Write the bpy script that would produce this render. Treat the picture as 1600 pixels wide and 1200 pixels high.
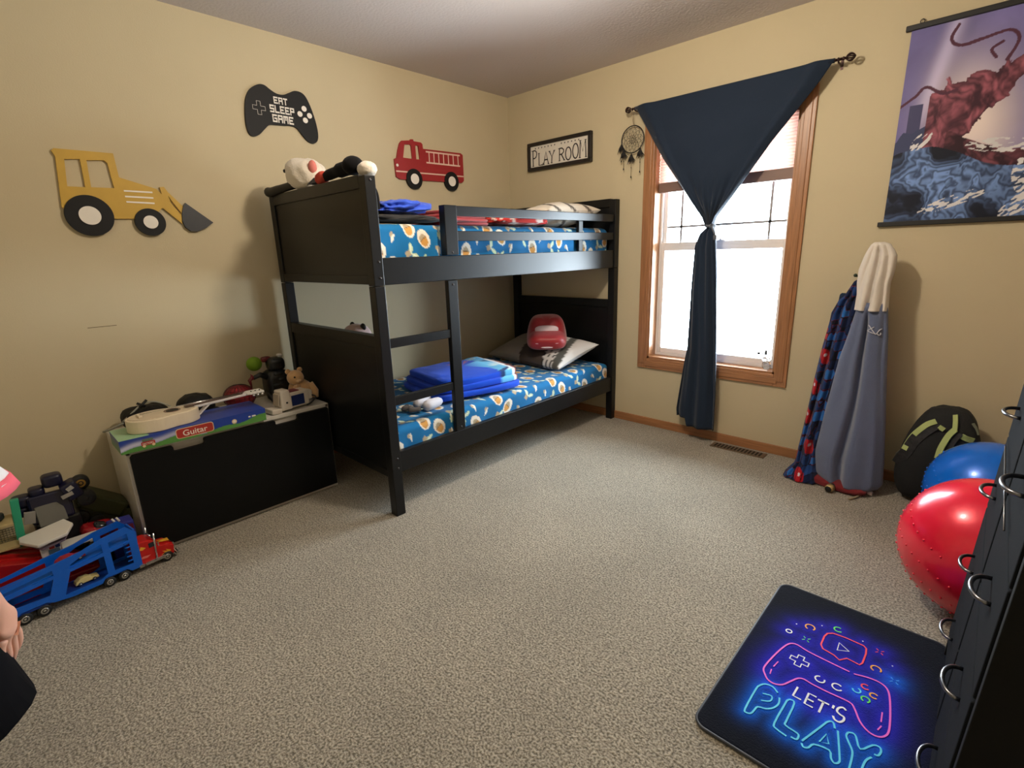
import bpy, math, random
import numpy as np
from mathutils import Vector, Matrix, Euler
random.seed(7)
for o in list(bpy.data.objects): bpy.data.objects.remove(o)
SC = bpy.context.scene
COL = SC.collection
R_ = math.radians

# ------------------------------------------------------------- camera
F = 786.257
CAM = np.array([3.04499, -3.21132, 1.25963])
RM = np.array([[0.7253837831, 0.1536106835, -0.6709859351],
               [0.6877022491, -0.2038292749, 0.6967921091],
               [-0.0297318645, -0.9668802328, -0.2534928630]])   # columns: right, down, forward
cd = bpy.data.cameras.new('camera'); cam = bpy.data.objects.new('camera', cd); COL.objects.link(cam)
cd.sensor_width = 36; cd.lens = 36*F/1600; cd.clip_start = .02; cd.clip_end = 200
mw = Matrix.Identity(4)
for i in range(3):
    mw[i][0] = RM[i, 0]; mw[i][1] = -RM[i, 1]; mw[i][2] = -RM[i, 2]; mw[i][3] = CAM[i]
cam.matrix_world = mw
SC.camera = cam
# ------------------------------------------------------------- world, light, exposure
SC.view_settings.view_transform = 'Standard'; SC.view_settings.look = 'None'
SC.view_settings.gamma = 1; SC.view_settings.use_curve_mapping = False
SC.view_settings.exposure = 0.42
wd = bpy.data.worlds.new('sky'); SC.world = wd; wd.use_nodes = True
bg = wd.node_tree.nodes['Background']; bg.inputs[0].default_value = (.80, .90, 1, 1); bg.inputs[1].default_value = 30.0
pl = bpy.data.lights.new('window_portal', 'AREA'); pl.shape = 'RECTANGLE'; pl.size = .86; pl.size_y = 1.5
pl.cycles.is_portal = True
po = bpy.data.objects.new('window_portal', pl); COL.objects.link(po); po.location = (1.73, .16, 1.24); po.rotation_euler = (R_(-90), 0, 0)
LAMP_POWER = 50.0

# ------------------------------------------------------------- helpers
def ray(x, y):
    d = np.array([x-800., y-600., F]); return RM @ d
def at(x, y, axis, val):
    """point of the place seen at photo pixel x, y on the plane axis=val"""
    d = ray(x, y); t = (val-CAM[axis])/d[axis]; return Vector(CAM+t*d)
def cr(o, s, pts): return [(o[0]+x/s, o[1]+y/s) for x, y in pts]
def S(r, g, b):
    def f(c):
        c /= 255.; return c/12.92 if c <= .04045 else ((c+.055)/1.055)**2.4
    return (f(r), f(g), f(b))

def _hash(ix, iy, seed):
    h = (ix.astype(np.int64)*374761393 + iy.astype(np.int64)*668265263 + seed*1442695041) & 0x7fffffff
    h = ((h ^ (h >> 13))*1274126177) & 0x7fffffff
    return ((h ^ (h >> 16)) & 0xffff)/65535.
def vnoise(x, y, seed=0):
    x = np.asarray(x, float); y = np.asarray(y, float)
    ix = np.floor(x); iy = np.floor(y); fx = x-ix; fy = y-iy
    fx = fx*fx*(3-2*fx); fy = fy*fy*(3-2*fy)
    ix = ix.astype(np.int64); iy = iy.astype(np.int64)
    a = _hash(ix, iy, seed); b = _hash(ix+1, iy, seed); c = _hash(ix, iy+1, seed); d = _hash(ix+1, iy+1, seed)
    return (a*(1-fx)+b*fx)*(1-fy)+(c*(1-fx)+d*fx)*fy
def fbm(x, y, seed=0, o=4):
    s = 0; a = .5
    for i in range(o):
        s = s+a*vnoise(x*2**i, y*2**i, seed+i*17); a *= .5
    return s
def sstep(a, b, x):
    t = np.clip((x-a)/(b-a), 0, 1); return t*t*(3-2*t)

MATS = {}
def mat(name, col, rough=.6, metal=0., bump=0., bscale=200., var=0., vscale=8., spec=.5, sheen=0., emit=None, estr=0., trans=0., attr=False, coat=0., wood=False, alpha=None):
    if name in MATS: return MATS[name]
    if col is None: raise KeyError(name)
    m = bpy.data.materials.new(name); m.use_nodes = True; N = m.node_tree.nodes; L = m.node_tree.links
    p = N['Principled BSDF']
    p.inputs['Base Color'].default_value = (*col, 1); p.inputs['Roughness'].default_value = rough
    p.inputs['Metallic'].default_value = metal; p.inputs['Specular IOR Level'].default_value = spec
    if sheen: p.inputs['Sheen Weight'].default_value = sheen; p.inputs['Sheen Roughness'].default_value = .5
    if coat: p.inputs['Coat Weight'].default_value = coat; p.inputs['Coat Roughness'].default_value = .08
    if trans: p.inputs['Transmission Weight'].default_value = trans
    if emit: p.inputs['Emission Color'].default_value = (*emit, 1); p.inputs['Emission Strength'].default_value = estr
    tc = N.new('ShaderNodeTexCoord')
    if attr:
        a = N.new('ShaderNodeAttribute'); a.attribute_name = 'Col'; L.new(a.outputs['Color'], p.inputs['Base Color'])
    elif var or wood:
        n = N.new('ShaderNodeTexNoise'); n.inputs['Scale'].default_value = vscale; n.inputs['Detail'].default_value = 6
        if wood:
            mp = N.new('ShaderNodeMapping'); mp.inputs['Scale'].default_value = wood; L.new(tc.outputs['Object'], mp.inputs['Vector']); L.new(mp.outputs[0], n.inputs['Vector'])
        else: L.new(tc.outputs['Object'], n.inputs['Vector'])
        r = N.new('ShaderNodeValToRGB'); r.color_ramp.elements[0].position = .3; r.color_ramp.elements[1].position = .7
        r.color_ramp.elements[0].color = (*[c*(1-var) for c in col], 1); r.color_ramp.elements[1].color = (*[min(1, c*(1+var)) for c in col], 1)
        L.new(n.outputs['Fac'], r.inputs[0]); L.new(r.outputs[0], p.inputs['Base Color'])
    if bump:
        b = N.new('ShaderNodeBump'); b.inputs['Strength'].default_value = bump; b.inputs['Distance'].default_value = .004
        n2 = N.new('ShaderNodeTexNoise'); n2.inputs['Scale'].default_value = bscale; n2.inputs['Detail'].default_value = 3
        L.new(tc.outputs['Object'], n2.inputs['Vector']); L.new(n2.outputs['Fac'], b.inputs['Height']); L.new(b.outputs[0], p.inputs['Normal'])
    MATS[name] = m; return m

def WM(o):
    if o is None: return Matrix.Identity(4)
    return WM(o.parent) @ o.matrix_basis

class MB:
    def __init__(s): s.v = []; s.f = []; s.m = []; s.s = []
    def add(s, vs, fs, mi=0, sm=False):
        n = len(s.v); s.v += [tuple(v) for v in vs]
        for f in fs: s.f.append([i+n for i in f]); s.m.append(mi); s.s.append(sm)
        return s
    def bb(s, x0, x1, y0, y1, z0, z1, mi=0):
        vs = [(x, y, z) for z in (z0, z1) for y in (y0, y1) for x in (x0, x1)]
        return s.add(vs, [(0, 2, 3, 1), (4, 5, 7, 6), (0, 1, 5, 4), (2, 6, 7, 3), (0, 4, 6, 2), (1, 3, 7, 5)], mi)
    def box(s, c, sz, rot=(0, 0, 0), mi=0, taper=1.):
        M = Euler(rot).to_matrix() if not isinstance(rot, Matrix) else rot
        c = Vector(c); h = [q/2 for q in sz]; vs = []
        for z in (-1, 1):
            k = taper if z > 0 else 1
            for y in (-1, 1):
                for x in (-1, 1): vs.append(c+M @ Vector((x*h[0]*k, y*h[1]*k, z*h[2])))
        return s.add(vs, [(0, 2, 3, 1), (4, 5, 7, 6), (0, 1, 5, 4), (2, 6, 7, 3), (0, 4, 6, 2), (1, 3, 7, 5)], mi)
    def tube(s, path, r, n=10, mi=0, closed=False, caps=True, flat=None):
        P = [Vector(p) for p in path]; k = len(P); rs = r if isinstance(r, (list, tuple)) else [r]*k
        vs = []; up = None
        for i in range(k):
            a = P[(i-1) % k] if (closed or i > 0) else P[i]; b = P[(i+1) % k] if (closed or i < k-1) else P[i]
            t = (b-a).normalized()
            if up is None:
                up = t.orthogonal().normalized() if flat is None else (Vector(flat)-t*t.dot(Vector(flat))).normalized()
            else:
                up = (up-t*t.dot(up)).normalized()
            sd = t.cross(up)
            for j in range(n):
                q = 2*math.pi*j/n; vs.append(P[i]+(up*math.cos(q)+sd*math.sin(q))*rs[i])
        fs = []
        for i in range(k if closed else k-1):
            a = i*n; b = ((i+1) % k)*n
            for j in range(n): fs.append((a+j, a+(j+1) % n, b+(j+1) % n, b+j))
        if caps and not closed: fs += [tuple(range(n-1, -1, -1)), tuple((k-1)*n+j for j in range(n))]
        return s.add(vs, fs, mi, True)
    def cyl(s, a, b, r, r2=None, n=20, mi=0): return s.tube([a, b], [r, r if r2 is None else r2], n, mi)
    def lathe(s, prof, c=(0, 0, 0), M=None, n=24, mi=0):
        M = M or Matrix.Identity(3); c = Vector(c); vs = []; k = len(prof)
        for r, z in prof:
            for j in range(n):
                q = 2*math.pi*j/n; vs.append(c+M @ Vector((r*math.cos(q), r*math.sin(q), z)))
        fs = [(i*n+j, i*n+(j+1) % n, (i+1)*n+(j+1) % n, (i+1)*n+j) for i in range(k-1) for j in range(n)]
        fs += [tuple(range(n-1, -1, -1)), tuple((k-1)*n+j for j in range(n))]
        return s.add(vs, fs, mi, True)
    def soft(s, c, sz, rot=(0, 0, 0), e=1., amp=0., fr=6., seed=0, n=40, m=24, mi=0, fn=None):
        """superellipsoid with a crumpled surface; e=1 round, small e boxy"""
        M = Euler(rot).to_matrix() if not isinstance(rot, Matrix) else rot
        c = Vector(c); vs = []
        pw = lambda q: math.copysign(abs(q)**e, q)
        pts = [(0, 0, -1)]
        for i in range(1, m):
            ph = -math.pi/2+math.pi*i/m
            for j in range(n):
                th = 2*math.pi*j/n
                pts.append((pw(math.cos(ph))*pw(math.cos(th)), pw(math.cos(ph))*pw(math.sin(th)), pw(math.sin(ph))))
        pts.append((0, 0, 1)); A = np.array(pts)
        if amp:
            d = (fbm(A[:, 0]*fr+A[:, 2]*fr*.7+9, A[:, 1]*fr-A[:, 2]*fr*.5+5, seed)-.47)*2*amp
            A = A*(1+d[:, None])
        if fn is not None: A = fn(A)
        for p in A: vs.append(c+M @ Vector((p[0]*sz[0]/2, p[1]*sz[1]/2, p[2]*sz[2]/2)))
        fs = [(0, 1+(j+1) % n, 1+j) for j in range(n)]
        for i in range(m-2):
            a = 1+i*n
            for j in range(n): fs.append((a+j, a+(j+1) % n, a+n+(j+1) % n, a+n+j))
        t = len(pts)-1; a = 1+(m-2)*n
        fs += [(a+j, a+(j+1) % n, t) for j in range(n)]
        return s.add(vs, fs, mi, True)
    def ball(s, c, r, mi=0, n=20, m=12): 
        r = r if isinstance(r, (list, tuple)) else (r, r, r)
        return s.soft(c, (2*r[0], 2*r[1], 2*r[2]), n=n, m=m, mi=mi)
    def ribbon(s, pts, nrm, w, closed=False, mi=0):
        P = [Vector(p) for p in pts]; k = len(P); nrm = Vector(nrm).normalized(); vs = []
        for i in range(k):
            a = P[(i-1) % k] if (closed or i > 0) else P[i]; b = P[(i+1) % k] if (closed or i < k-1) else P[i]
            t = (b-a).normalized(); sd = nrm.cross(t)*w/2; vs += [P[i]-sd, P[i]+sd]
        fs = [(2*i, 2*((i+1) % k), 2*((i+1) % k)+1, 2*i+1) for i in range(k if closed else k-1)]
        return s.add(vs, fs, mi)
    def disc(s, c, r, nrm, mi=0, n=24, u=None):
        nrm = Vector(nrm).normalized(); a = nrm.orthogonal().normalized(); b = nrm.cross(a); c = Vector(c)
        return s.add([c+(a*math.cos(2*math.pi*i/n)+b*math.sin(2*math.pi*i/n))*r for i in range(n)], [tuple(range(n))], mi)
    def prism(s, pts, ext, mi=0):
        """closed outline swept along vector ext"""
        P = [Vector(p) for p in pts]; e = Vector(ext); k = len(P)
        fs = [tuple(range(k-1, -1, -1)), tuple(range(k, 2*k))]+[(i, (i+1) % k, (i+1) % k+k, i+k) for i in range(k)]
        return s.add(P+[p+e for p in P], fs, mi)
    def grid(s, fn, nu, nv, mi=0):
        U, V = np.meshgrid(np.linspace(0, 1, nu), np.linspace(0, 1, nv)); X, Y, Z = fn(U, V)
        vs = np.stack([X.ravel(), Y.ravel(), Z.ravel()], 1)
        fs = [(j*nu+i, j*nu+i+1, (j+1)*nu+i+1, (j+1)*nu+i) for j in range(nv-1) for i in range(nu-1)]
        return s.add(vs.tolist(), fs, mi, True)
    def build(s, name, mats, parent=None, world=True, bevel=0, sub=0, paint=None, solid=0, seg=2):
        me = bpy.data.meshes.new(name); V = np.array(s.v, float)
        if parent is not None and world:
            Mi = np.array(WM(parent).inverted()); V = V @ Mi[:3, :3].T+Mi[:3, 3]
        me.from_pydata(V.tolist(), [], s.f)
        mats = mats if isinstance(mats, (list, tuple)) else [mats]
        for m in mats: me.materials.append(m)
        me.polygons.foreach_set('material_index', s.m); me.polygons.foreach_set('use_smooth', s.s)
        if paint is not None:
            a = me.color_attributes.new('Col', 'FLOAT_COLOR', 'POINT'); c = np.ones((len(V), 4)); c[:, :3] = paint(np.array(s.v, float)); a.data.foreach_set('color', c.ravel())
        me.validate(); me.update()
        o = bpy.data.objects.new(name, me); COL.objects.link(o)
        if parent is not None: o.parent = parent
        if bevel:
            b = o.modifiers.new('b', 'BEVEL'); b.width = bevel; b.segments = seg; b.limit_method = 'ANGLE'; b.angle_limit = R_(40)
        if sub:
            b = o.modifiers.new('s', 'SUBSURF'); b.levels = sub; b.render_levels = sub
        if solid:
            b = o.modifiers.new('t', 'SOLIDIFY'); b.thickness = solid; b.offset = 0
        return o

def thing(name, label, cat, loc=(0, 0, 0), rot=(0, 0, 0), group=None):
    o = bpy.data.objects.new(name, None); COL.objects.link(o); o.empty_display_size = .05
    o.location = loc; o.rotation_euler = rot; o['label'] = label; o['category'] = cat
    if group: o['group'] = group
    return o
def tag(o, label, cat, group=None):
    o['label'] = label; o['category'] = cat
    if group: o['group'] = group
    return o
def struct(o): o['kind'] = 'structure'; return o
def recenter(o):
    """put a mesh thing's origin at the middle of its underside"""
    me = o.data; V = np.zeros(len(me.vertices)*3); me.vertices.foreach_get('co', V); V = V.reshape(-1, 3)
    c = np.array([(V[:, 0].min()+V[:, 0].max())/2, (V[:, 1].min()+V[:, 1].max())/2, V[:, 2].min()])
    V -= c; me.vertices.foreach_set('co', V.ravel()); me.update(); o.location = Vector(o.location)+Vector(c); return o

def plate(outl, t, M, name, mats, parent=None, smooth=False, bev=0.):
    """flat board cut to 2-D outlines (holes allowed), thickness t, laid in the frame M (4x4)"""
    cu = bpy.data.curves.new('tmp', 'CURVE'); cu.dimensions = '2D'; cu.fill_mode = 'BOTH'; cu.extrude = t/2
    if bev: cu.bevel_depth = bev; cu.bevel_resolution = 2
    for pts in outl:
        sp = cu.splines.new('POLY'); sp.points.add(len(pts)-1); sp.use_cyclic_u = True
        for i, p in enumerate(pts): sp.points[i].co = (p[0], p[1], 0, 1)
    return _curve_mesh(cu, M, name, mats, parent)
def _curve_mesh(cu, M, name, mats, parent):
    tmp = bpy.data.objects.new('tmp', cu); COL.objects.link(tmp)
    dg = bpy.context.evaluated_depsgraph_get(); dg.update()
    me = bpy.data.meshes.new_from_object(tmp.evaluated_get(dg)); bpy.data.objects.remove(tmp)
    me.transform((WM(parent).inverted() if parent else Matrix.Identity(4)) @ M)
    me.materials.clear()
    for m in (mats if isinstance(mats, (list, tuple)) else [mats]): me.materials.append(m)
    me.name = name; o = bpy.data.objects.new(name, me); COL.objects.link(o)
    if parent: o.parent = parent
    return o
def text(s, h, M, name, m, parent, w=None, bold=0.):
    """lettering h high, w wide, centred on M"""
    cu = bpy.data.curves.new('tmp', 'FONT'); cu.body = s; cu.size = 1; cu.extrude = 0.0; cu.offset = bold; cu.align_x = 'CENTER'; cu.align_y = 'CENTER'
    tmp = bpy.data.objects.new('t', cu); COL.objects.link(tmp); dg = bpy.context.evaluated_depsgraph_get(); dg.update()
    me = bpy.data.meshes.new_from_object(tmp.evaluated_get(dg)); bpy.data.objects.remove(tmp)
    V = np.zeros(len(me.vertices)*3); me.vertices.foreach_get('co', V); V = V.reshape(-1, 3); mn = V.min(0); mx = V.max(0)
    V -= (mn+mx)/2; V[:, 1] *= h/(mx[1]-mn[1]); V[:, 0] *= (w/(mx[0]-mn[0]) if w else h/(mx[1]-mn[1]))
    me.vertices.foreach_set('co', V.ravel()); me.transform((WM(parent).inverted() if parent else Matrix.Identity(4)) @ M)
    me.materials.clear(); me.materials.append(m); o = bpy.data.objects.new(name, me); COL.objects.link(o)
    if parent: o.parent = parent
    return o
def frame(o, x, y):
    """4x4 from origin and the plane's x and y directions"""
    x = Vector(x).normalized(); y = Vector(y); y = (y-x*x.dot(y)).normalized(); z = x.cross(y); M = Matrix.Identity(4)
    for i in range(3): M[i][0] = x[i]; M[i][1] = y[i]; M[i][2] = z[i]; M[i][3] = o[i]
    return M
def smoothpts(pts, k=4, closed=True):
    """Catmull-Rom through points"""
    P = [Vector(p) for p in pts]; n = len(P); out = []
    for i in range(n if closed else n-1):
        g = lambda q: P[q % n] if closed else P[max(0, min(n-1, q))]
        a, b, c, d = g(i-1), g(i), g(i+1), g(i+2)
        for j in range(k):
            t = j/k; out.append(.5*((2*b)+(c-a)*t+(2*a-5*b+4*c-d)*t*t+(3*b-a-3*c+d)*t**3))
    if not closed: out.append(P[-1])
    return out
def circ(c, r, n=32): return [(c[0]+r*math.cos(2*math.pi*i/n), c[1]+r*math.sin(2*math.pi*i/n)) for i in range(n)]

# ------------------------------------------------------------- materials
WALL = mat('wall_paint', (.555, .475, .315), .75, bump=.12, bscale=160, var=.02, vscale=3, spec=.25)
CEIL = mat('ceiling_paint', (.60, .55, .53), .95, bump=.6, bscale=70, spec=.1)
OAK = mat('oak', (.34, .155, .065), .38, var=.22, vscale=9, wood=(14, 14, .7), spec=.5)
OAKH = mat('oak_horizontal', (.34, .155, .065), .38, var=.22, vscale=9, wood=(.7, 14, 14), spec=.5)
VINYL = mat('window_vinyl', (.78, .76, .76), .35)
BLACK = mat('black_paint', (.005, .0052, .0058), .36, bump=.04, bscale=60, spec=.32)
BLACKM = mat('matte_black', (.006, .006, .0065), .55)
WHITE = mat('white_lacquer', (.62, .59, .53), .4)
WPL = mat('white_plastic', (.68, .66, .62), .35)
SILV = mat('chrome', (.7, .7, .7), .18, metal=1)
DKMET = mat('dark_metal', (.05, .045, .045), .35, metal=.8)
REDP = mat('red_plastic', S(178, 22, 22), .3)
BLUEP = mat('blue_plastic', S(8, 84, 188), .3)
TIRE = mat('tyre_rubber', (.008, .008, .008), .6)
PAINTED = mat('printed_fabric', (.5, .5, .5), .85, attr=True, bump=.25, bscale=500, sheen=.1, spec=.2)
PAPER = mat('printed_paper', (.5, .5, .5), .6, attr=True, spec=.3)
# ============================================================= SETTING
XR, YF, H = 3.60, -3.80, 2.44
def carpet_mat():
    m = bpy.data.materials.new('carpet'); m.use_nodes = True; N = m.node_tree.nodes; L = m.node_tree.links; p = N['Principled BSDF']
    tc = N.new('ShaderNodeTexCoord')
    def noise(sc, det):
        n = N.new('ShaderNodeTexNoise'); n.inputs['Scale'].default_value = sc; n.inputs['Detail'].default_value = det; L.new(tc.outputs['Object'], n.inputs['Vector']); return n
    n1 = noise(150, 4); n2 = noise(2.2, 4); n3 = noise(38, 3)
    r = N.new('ShaderNodeValToRGB'); e = r.color_ramp.elements; e[0].position = .36; e[0].color = (.100, .083, .054, 1); e[1].position = .62; e[1].color = (.43, .383, .30, 1)
    L.new(n1.outputs[0], r.inputs[0])
    def mul(a, sock, lo, hi):
        mr = N.new('ShaderNodeMapRange'); mr.inputs[1].default_value = .3; mr.inputs[2].default_value = .7; mr.inputs[3].default_value = lo; mr.inputs[4].default_value = hi
        L.new(a.outputs[0], mr.inputs[0]); mx = N.new('ShaderNodeMix'); mx.data_type = 'RGBA'; mx.blend_type = 'MULTIPLY'; mx.inputs[0].default_value = 1
        L.new(sock, mx.inputs[6]); L.new(mr.outputs[0], mx.inputs[7]); return mx.outputs[2]
    c = mul(n2, r.outputs[0], .88, 1.10); c = mul(n3, c, .86, 1.12); L.new(c, p.inputs['Base Color'])
    p.inputs['Roughness'].default_value = .95; p.inputs['Specular IOR Level'].default_value = .1
    p.inputs['Sheen Weight'].default_value = .25; p.inputs['Sheen Roughness'].default_value = .6
    b = N.new('ShaderNodeBump'); b.inputs['Strength'].default_value = .9; b.inputs['Distance'].default_value = .008
    L.new(n1.outputs[0], b.inputs['Height']); L.new(b.outputs[0], p.inputs['Normal']); return m
struct(MB().bb(-.1, XR+.1, YF-.1, .1, -.08, 0).build('floor', carpet_mat()))
struct(MB().bb(-.1, XR+.1, YF-.1, .1, H, H+.1).build('ceiling', CEIL))
struct(MB().bb(-.1, 0, YF-.1, .1, 0, H).build('wall_left', WALL))
struct(MB().bb(XR, XR+.1, YF-.1, .1, 0, H).build('wall_right', WALL))
struct(MB().bb(0, XR, YF-.1, YF, 0, H).build('wall_front', WALL))
WX0, WX1, WZ0, WZ1 = 1.303, 2.148, .50, 1.985
w = MB(); w.bb(0, WX0, 0, .14, 0, H); w.bb(WX1, XR, 0, .14, 0, H); w.bb(WX0, WX1, 0, .14, 0, WZ0); w.bb(WX0, WX1, 0, .14, WZ1, H)
struct(w.build('wall_back', WALL))
struct(MB().bb(.0, 2.60, -.013, 0, 0, .058).bb(2.60, XR, -.013, 0, 0, .058).build('baseboard_back', OAKH, bevel=.003))
struct(MB().bb(0, .013, YF, 0, 0, .058).build('baseboard_left', mat('oak_length', (.30, .135, .055), .38, var=.22, vscale=9, wood=(14, .7, 14)), bevel=.003))
struct(MB().bb(XR-.013, XR, YF, 0, 0, .058).build('baseboard_right', MATS['oak_length'], bevel=.003))
# window
cw = .072
win = bpy.data.objects.new('window_1', None); COL.objects.link(win); win.location = (1.726, 0, WZ0); struct(win)
def casing():
    m = MB()
    for x0, x1 in ((WX0-cw, WX0), (WX1, WX1+cw)):
        m.bb(x0, x1, -.014, 0, WZ0-cw, WZ1+cw, 0); m.bb(x0+.018, x1-.018, -.019, -.013, WZ0-.04, WZ1+.04, 0)
    m.bb(WX0, WX1, -.014, 0, WZ0-cw, WZ0, 1); m.bb(WX0, WX1, -.014, 0, WZ1, WZ1+cw, 1)
    m.bb(WX0-.02, WX1+.02, -.019, -.013, WZ0-cw+.018, WZ0-.018, 1); return m
casing().build('window_casing', [OAK, OAKH], win, bevel=.004)
j = MB(); d = .10
j.bb(WX0, WX0+.012, -.003, d, WZ0, WZ1); j.bb(WX1-.012, WX1, -.003, d, WZ0, WZ1); j.bb(WX0, WX1, -.003, d, WZ0, WZ0+.014, 1); j.bb(WX0, WX1, -.003, d, WZ1-.012, WZ1, 1)
j.build('window_jamb', [OAK, OAKH], win)
a0, a1, b0, b1 = WX0+.012, WX1-.012, WZ0+.014, WZ1-.012
def sash(x0, x1, z0, z1, y0, y1, wd, bt):
    return MB().bb(x0, x0+wd, y0, y1, z0, z1).bb(x1-wd, x1, y0, y1, z0, z1).bb(x0+wd, x1-wd, y0, y1, z0, z0+bt).bb(x0+wd, x1-wd, y0, y1, z1-wd, z1)
sash(a0, a1, b0, b1, .085, .13, .014, .02).build('window_frame', VINYL, win, bevel=.002)
sl = sash(a0+.014, a1-.014, b0+.02, 1.290, .088, .108, .026, .034).build('lower_sash', VINYL, win, bevel=.003)
MB().bb(a0+.04, a1-.04, .0885, .1075, 1.236, 1.266).build('meeting_rail', VINYL, sl, bevel=.002)
su = sash(a0+.014, a1-.014, 1.25, b1-.014, .109, .126, .026, .032).build('upper_sash', VINYL, win, bevel=.003)
g = MB(); zt = 1.39
g.bb(a0+.03, a1-.03, .115, .121, zt-.007, zt+.007).bb(a0+.03, a1-.03, .115, .121, 1.82, 1.838)
for x in (1.452, 2.004): g.bb(x-.007, x+.007, .115, .121, 1.28, b1-.02)
g.build('grille', mat('grille_grey', (.22, .21, .215), .5), su)
MB().bb(1.70, 1.76, .084, .098, 1.284, 1.296).cyl((1.73, .088, 1.296), (1.73, .088, 1.304), .008).build('sash_lock', VINYL, sl)
gm = bpy.data.materials.new('window_glass'); gm.use_nodes = True; N = gm.node_tree.nodes; L = gm.node_tree.links
N.remove(N['Principled BSDF']); t = N.new('ShaderNodeBsdfTransparent'); t.inputs[0].default_value = (.95, .97, .97, 1); gl = N.new('ShaderNodeBsdfGlossy'); gl.inputs['Roughness'].default_value = .02
mx = N.new('ShaderNodeMixShader'); fr = N.new('ShaderNodeFresnel'); fr.inputs[0].default_value = 1.2; L.new(fr.outputs[0], mx.inputs[0]); L.new(t.outputs[0], mx.inputs[1]); L.new(gl.outputs[0], mx.inputs[2]); L.new(mx.outputs[0], N['Material Output'].inputs[0])
MB().bb(a0+.03, a1-.03, .099, .102, b0+.05, 1.26).build('glass_pane', gm, sl)
MB().bb(a0+.03, a1-.03, .122, .125, 1.28, b1-.03).build('glass_pane', gm, su)
# sticker on the lower glass
sk = MB()
for (x, z, ww, hh) in ((2.010, .590, .018, .016), (2.032, .592, .014, .010), (2.052, .592, .016, .030), (2.012, .612, .03, .004)):
    sk.bb(x, x+ww, .0975, .0985, z, z+hh)
sk.build('sticker', mat('sticker_grey', (.04, .045, .05), .6), win)
# pleated blind
blm = bpy.data.materials.new('blind_fabric'); blm.use_nodes = True; N = blm.node_tree.nodes; L = blm.node_tree.links; p = N['Principled BSDF']
p.inputs['Base Color'].default_value = (.62, .42, .36, 1); p.inputs['Roughness'].default_value = .8
tr = N.new('ShaderNodeBsdfTranslucent'); tr.inputs[0].default_value = (.62, .36, .29, 1); mx = N.new('ShaderNodeMixShader'); mx.inputs[0].default_value = .35
L.new(p.outputs[0], mx.inputs[1]); L.new(tr.outputs[0], mx.inputs[2]); L.new(mx.outputs[0], N['Material Output'].inputs[0])
bl = thing('pleated_blind', 'pink beige pleated blind pulled halfway down behind the navy curtain', 'blind', (1.726, .05, 1.605))
np_ = 17; pts = []; 
for i in range(np_*2+1): pts.append((.045+(.014 if i % 2 else 0), 1.665+(1.955-1.665)*i/(np_*2)))
m = MB()
for i in range(len(pts)-1):
    (ya, za), (yb, zb) = pts[i], pts[i+1]
    m.add([(a0+.004, ya, za), (a1-.004, ya, za), (a1-.004, yb, zb), (a0+.004, yb, zb)], [(0, 1, 2, 3)])
m.build('pleats', blm, bl)
MB().bb(a0+.004, a1-.004, .035, .062, 1.607, 1.668).build('bottom_rail', mat('blind_rail', (.20, .12, .095), .5), bl, bevel=.003)
MB().bb(a0+.002, a1-.002, .03, .07, 1.953, 1.973).build('head_rail', MATS['blind_rail'], bl)
# floor vent
vt = thing('floor_vent', 'brown metal floor register in the carpet below the window', 'vent', (2.005, -.085, 0))
MB().bb(1.84, 2.17, -.125, -.045, .0, .006).build('vent_plate', mat('vent_brown', (.16, .11, .065), .4, metal=.4), vt, bevel=.002)
m = MB()
for i in range(14): m.bb(1.862+i*.021, 1.873+i*.021, -.115, -.056, .0062, .0072)
m.build('slots', mat('vent_dark', (.01, .008, .006), .8), vt)
# ceiling light (outside the frame, in the middle of the room)
LX, LY = 1.86, -1.66
cl = thing('ceiling_light', 'flush ceiling lamp with a domed frosted glass shade', 'ceiling light', (LX, LY, H))
MB().lathe([(.0, H), (.15, H), (.15, H-.02), (.13, H-.03), (0, H-.03)], (LX, LY, 0)).build('canopy', DKMET, cl)
ld = bpy.data.lights.new('bulb', 'POINT'); ld.energy = LAMP_POWER; ld.color = (1, .87, .70); ld.shadow_soft_size = .07
lo = bpy.data.objects.new('bulb', ld); COL.objects.link(lo); lo.parent = cl; lo.location = (0, 0, -.20)
prof = [(.125*math.cos(q), H-.03-.08*math.sin(q)) for q in np.linspace(0, math.pi/2-.01, 10)]
MB().lathe([(.125, H-.03)]+prof, (LX, LY, 0), n=32).build('shade', mat('lamp_glass', (.9, .85, .75), .5, emit=(1, .87, .70), estr=6), cl)

# ============================================================= BUNK BED
bx0, bx1, by0, by1 = .055, 1.05, -1.992, -.004
pw = .052
bed = thing('bunk_bed', 'black wooden bunk bed with panelled ends standing in the corner against the walls', 'bunk bed', ((bx0+bx1)/2, (by0+by1)/2, 0))
for (x0, x1) in ((bx0, bx0+pw), (bx1-pw, bx1)):
    for (y0, y1) in ((by0, by0+pw), (by1-pw, by1)):
        MB().bb(x0, x1, y0, y1, 0, 1.128).build('lower_post', BLACK, bed, bevel=.003)
        MB().bb(x0, x1, y0, y1, 1.13, 1.592).build('upper_post', BLACK, bed, bevel=.003)
for (y, out) in ((by0, -1), (by1, 1)):
    yy = (y+.008, y+.032) if out < 0 else (y-.032, y-.008)
    ft = (y+.001, y+.045) if out < 0 else (y-.045, y-.001)
    for (z0, z1) in ((.20, .898), (1.137, 1.592)):
        e = MB().bb(bx0+pw, bx1-pw, yy[0], yy[1], z0+.0, z1-.03).build('end_panel', BLACK, bed, bevel=.002)
        MB().bb(bx0+pw-.001, bx1-pw+.001, ft[0], ft[1], z1-.05, z1+.006).build('end_rail', BLACK, bed, bevel=.003)
        MB().bb(bx0+pw-.001, bx1-pw+.001, ft[0], ft[1], z0, z0+.04).build('end_rail', BLACK, bed, bevel=.003)
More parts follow.
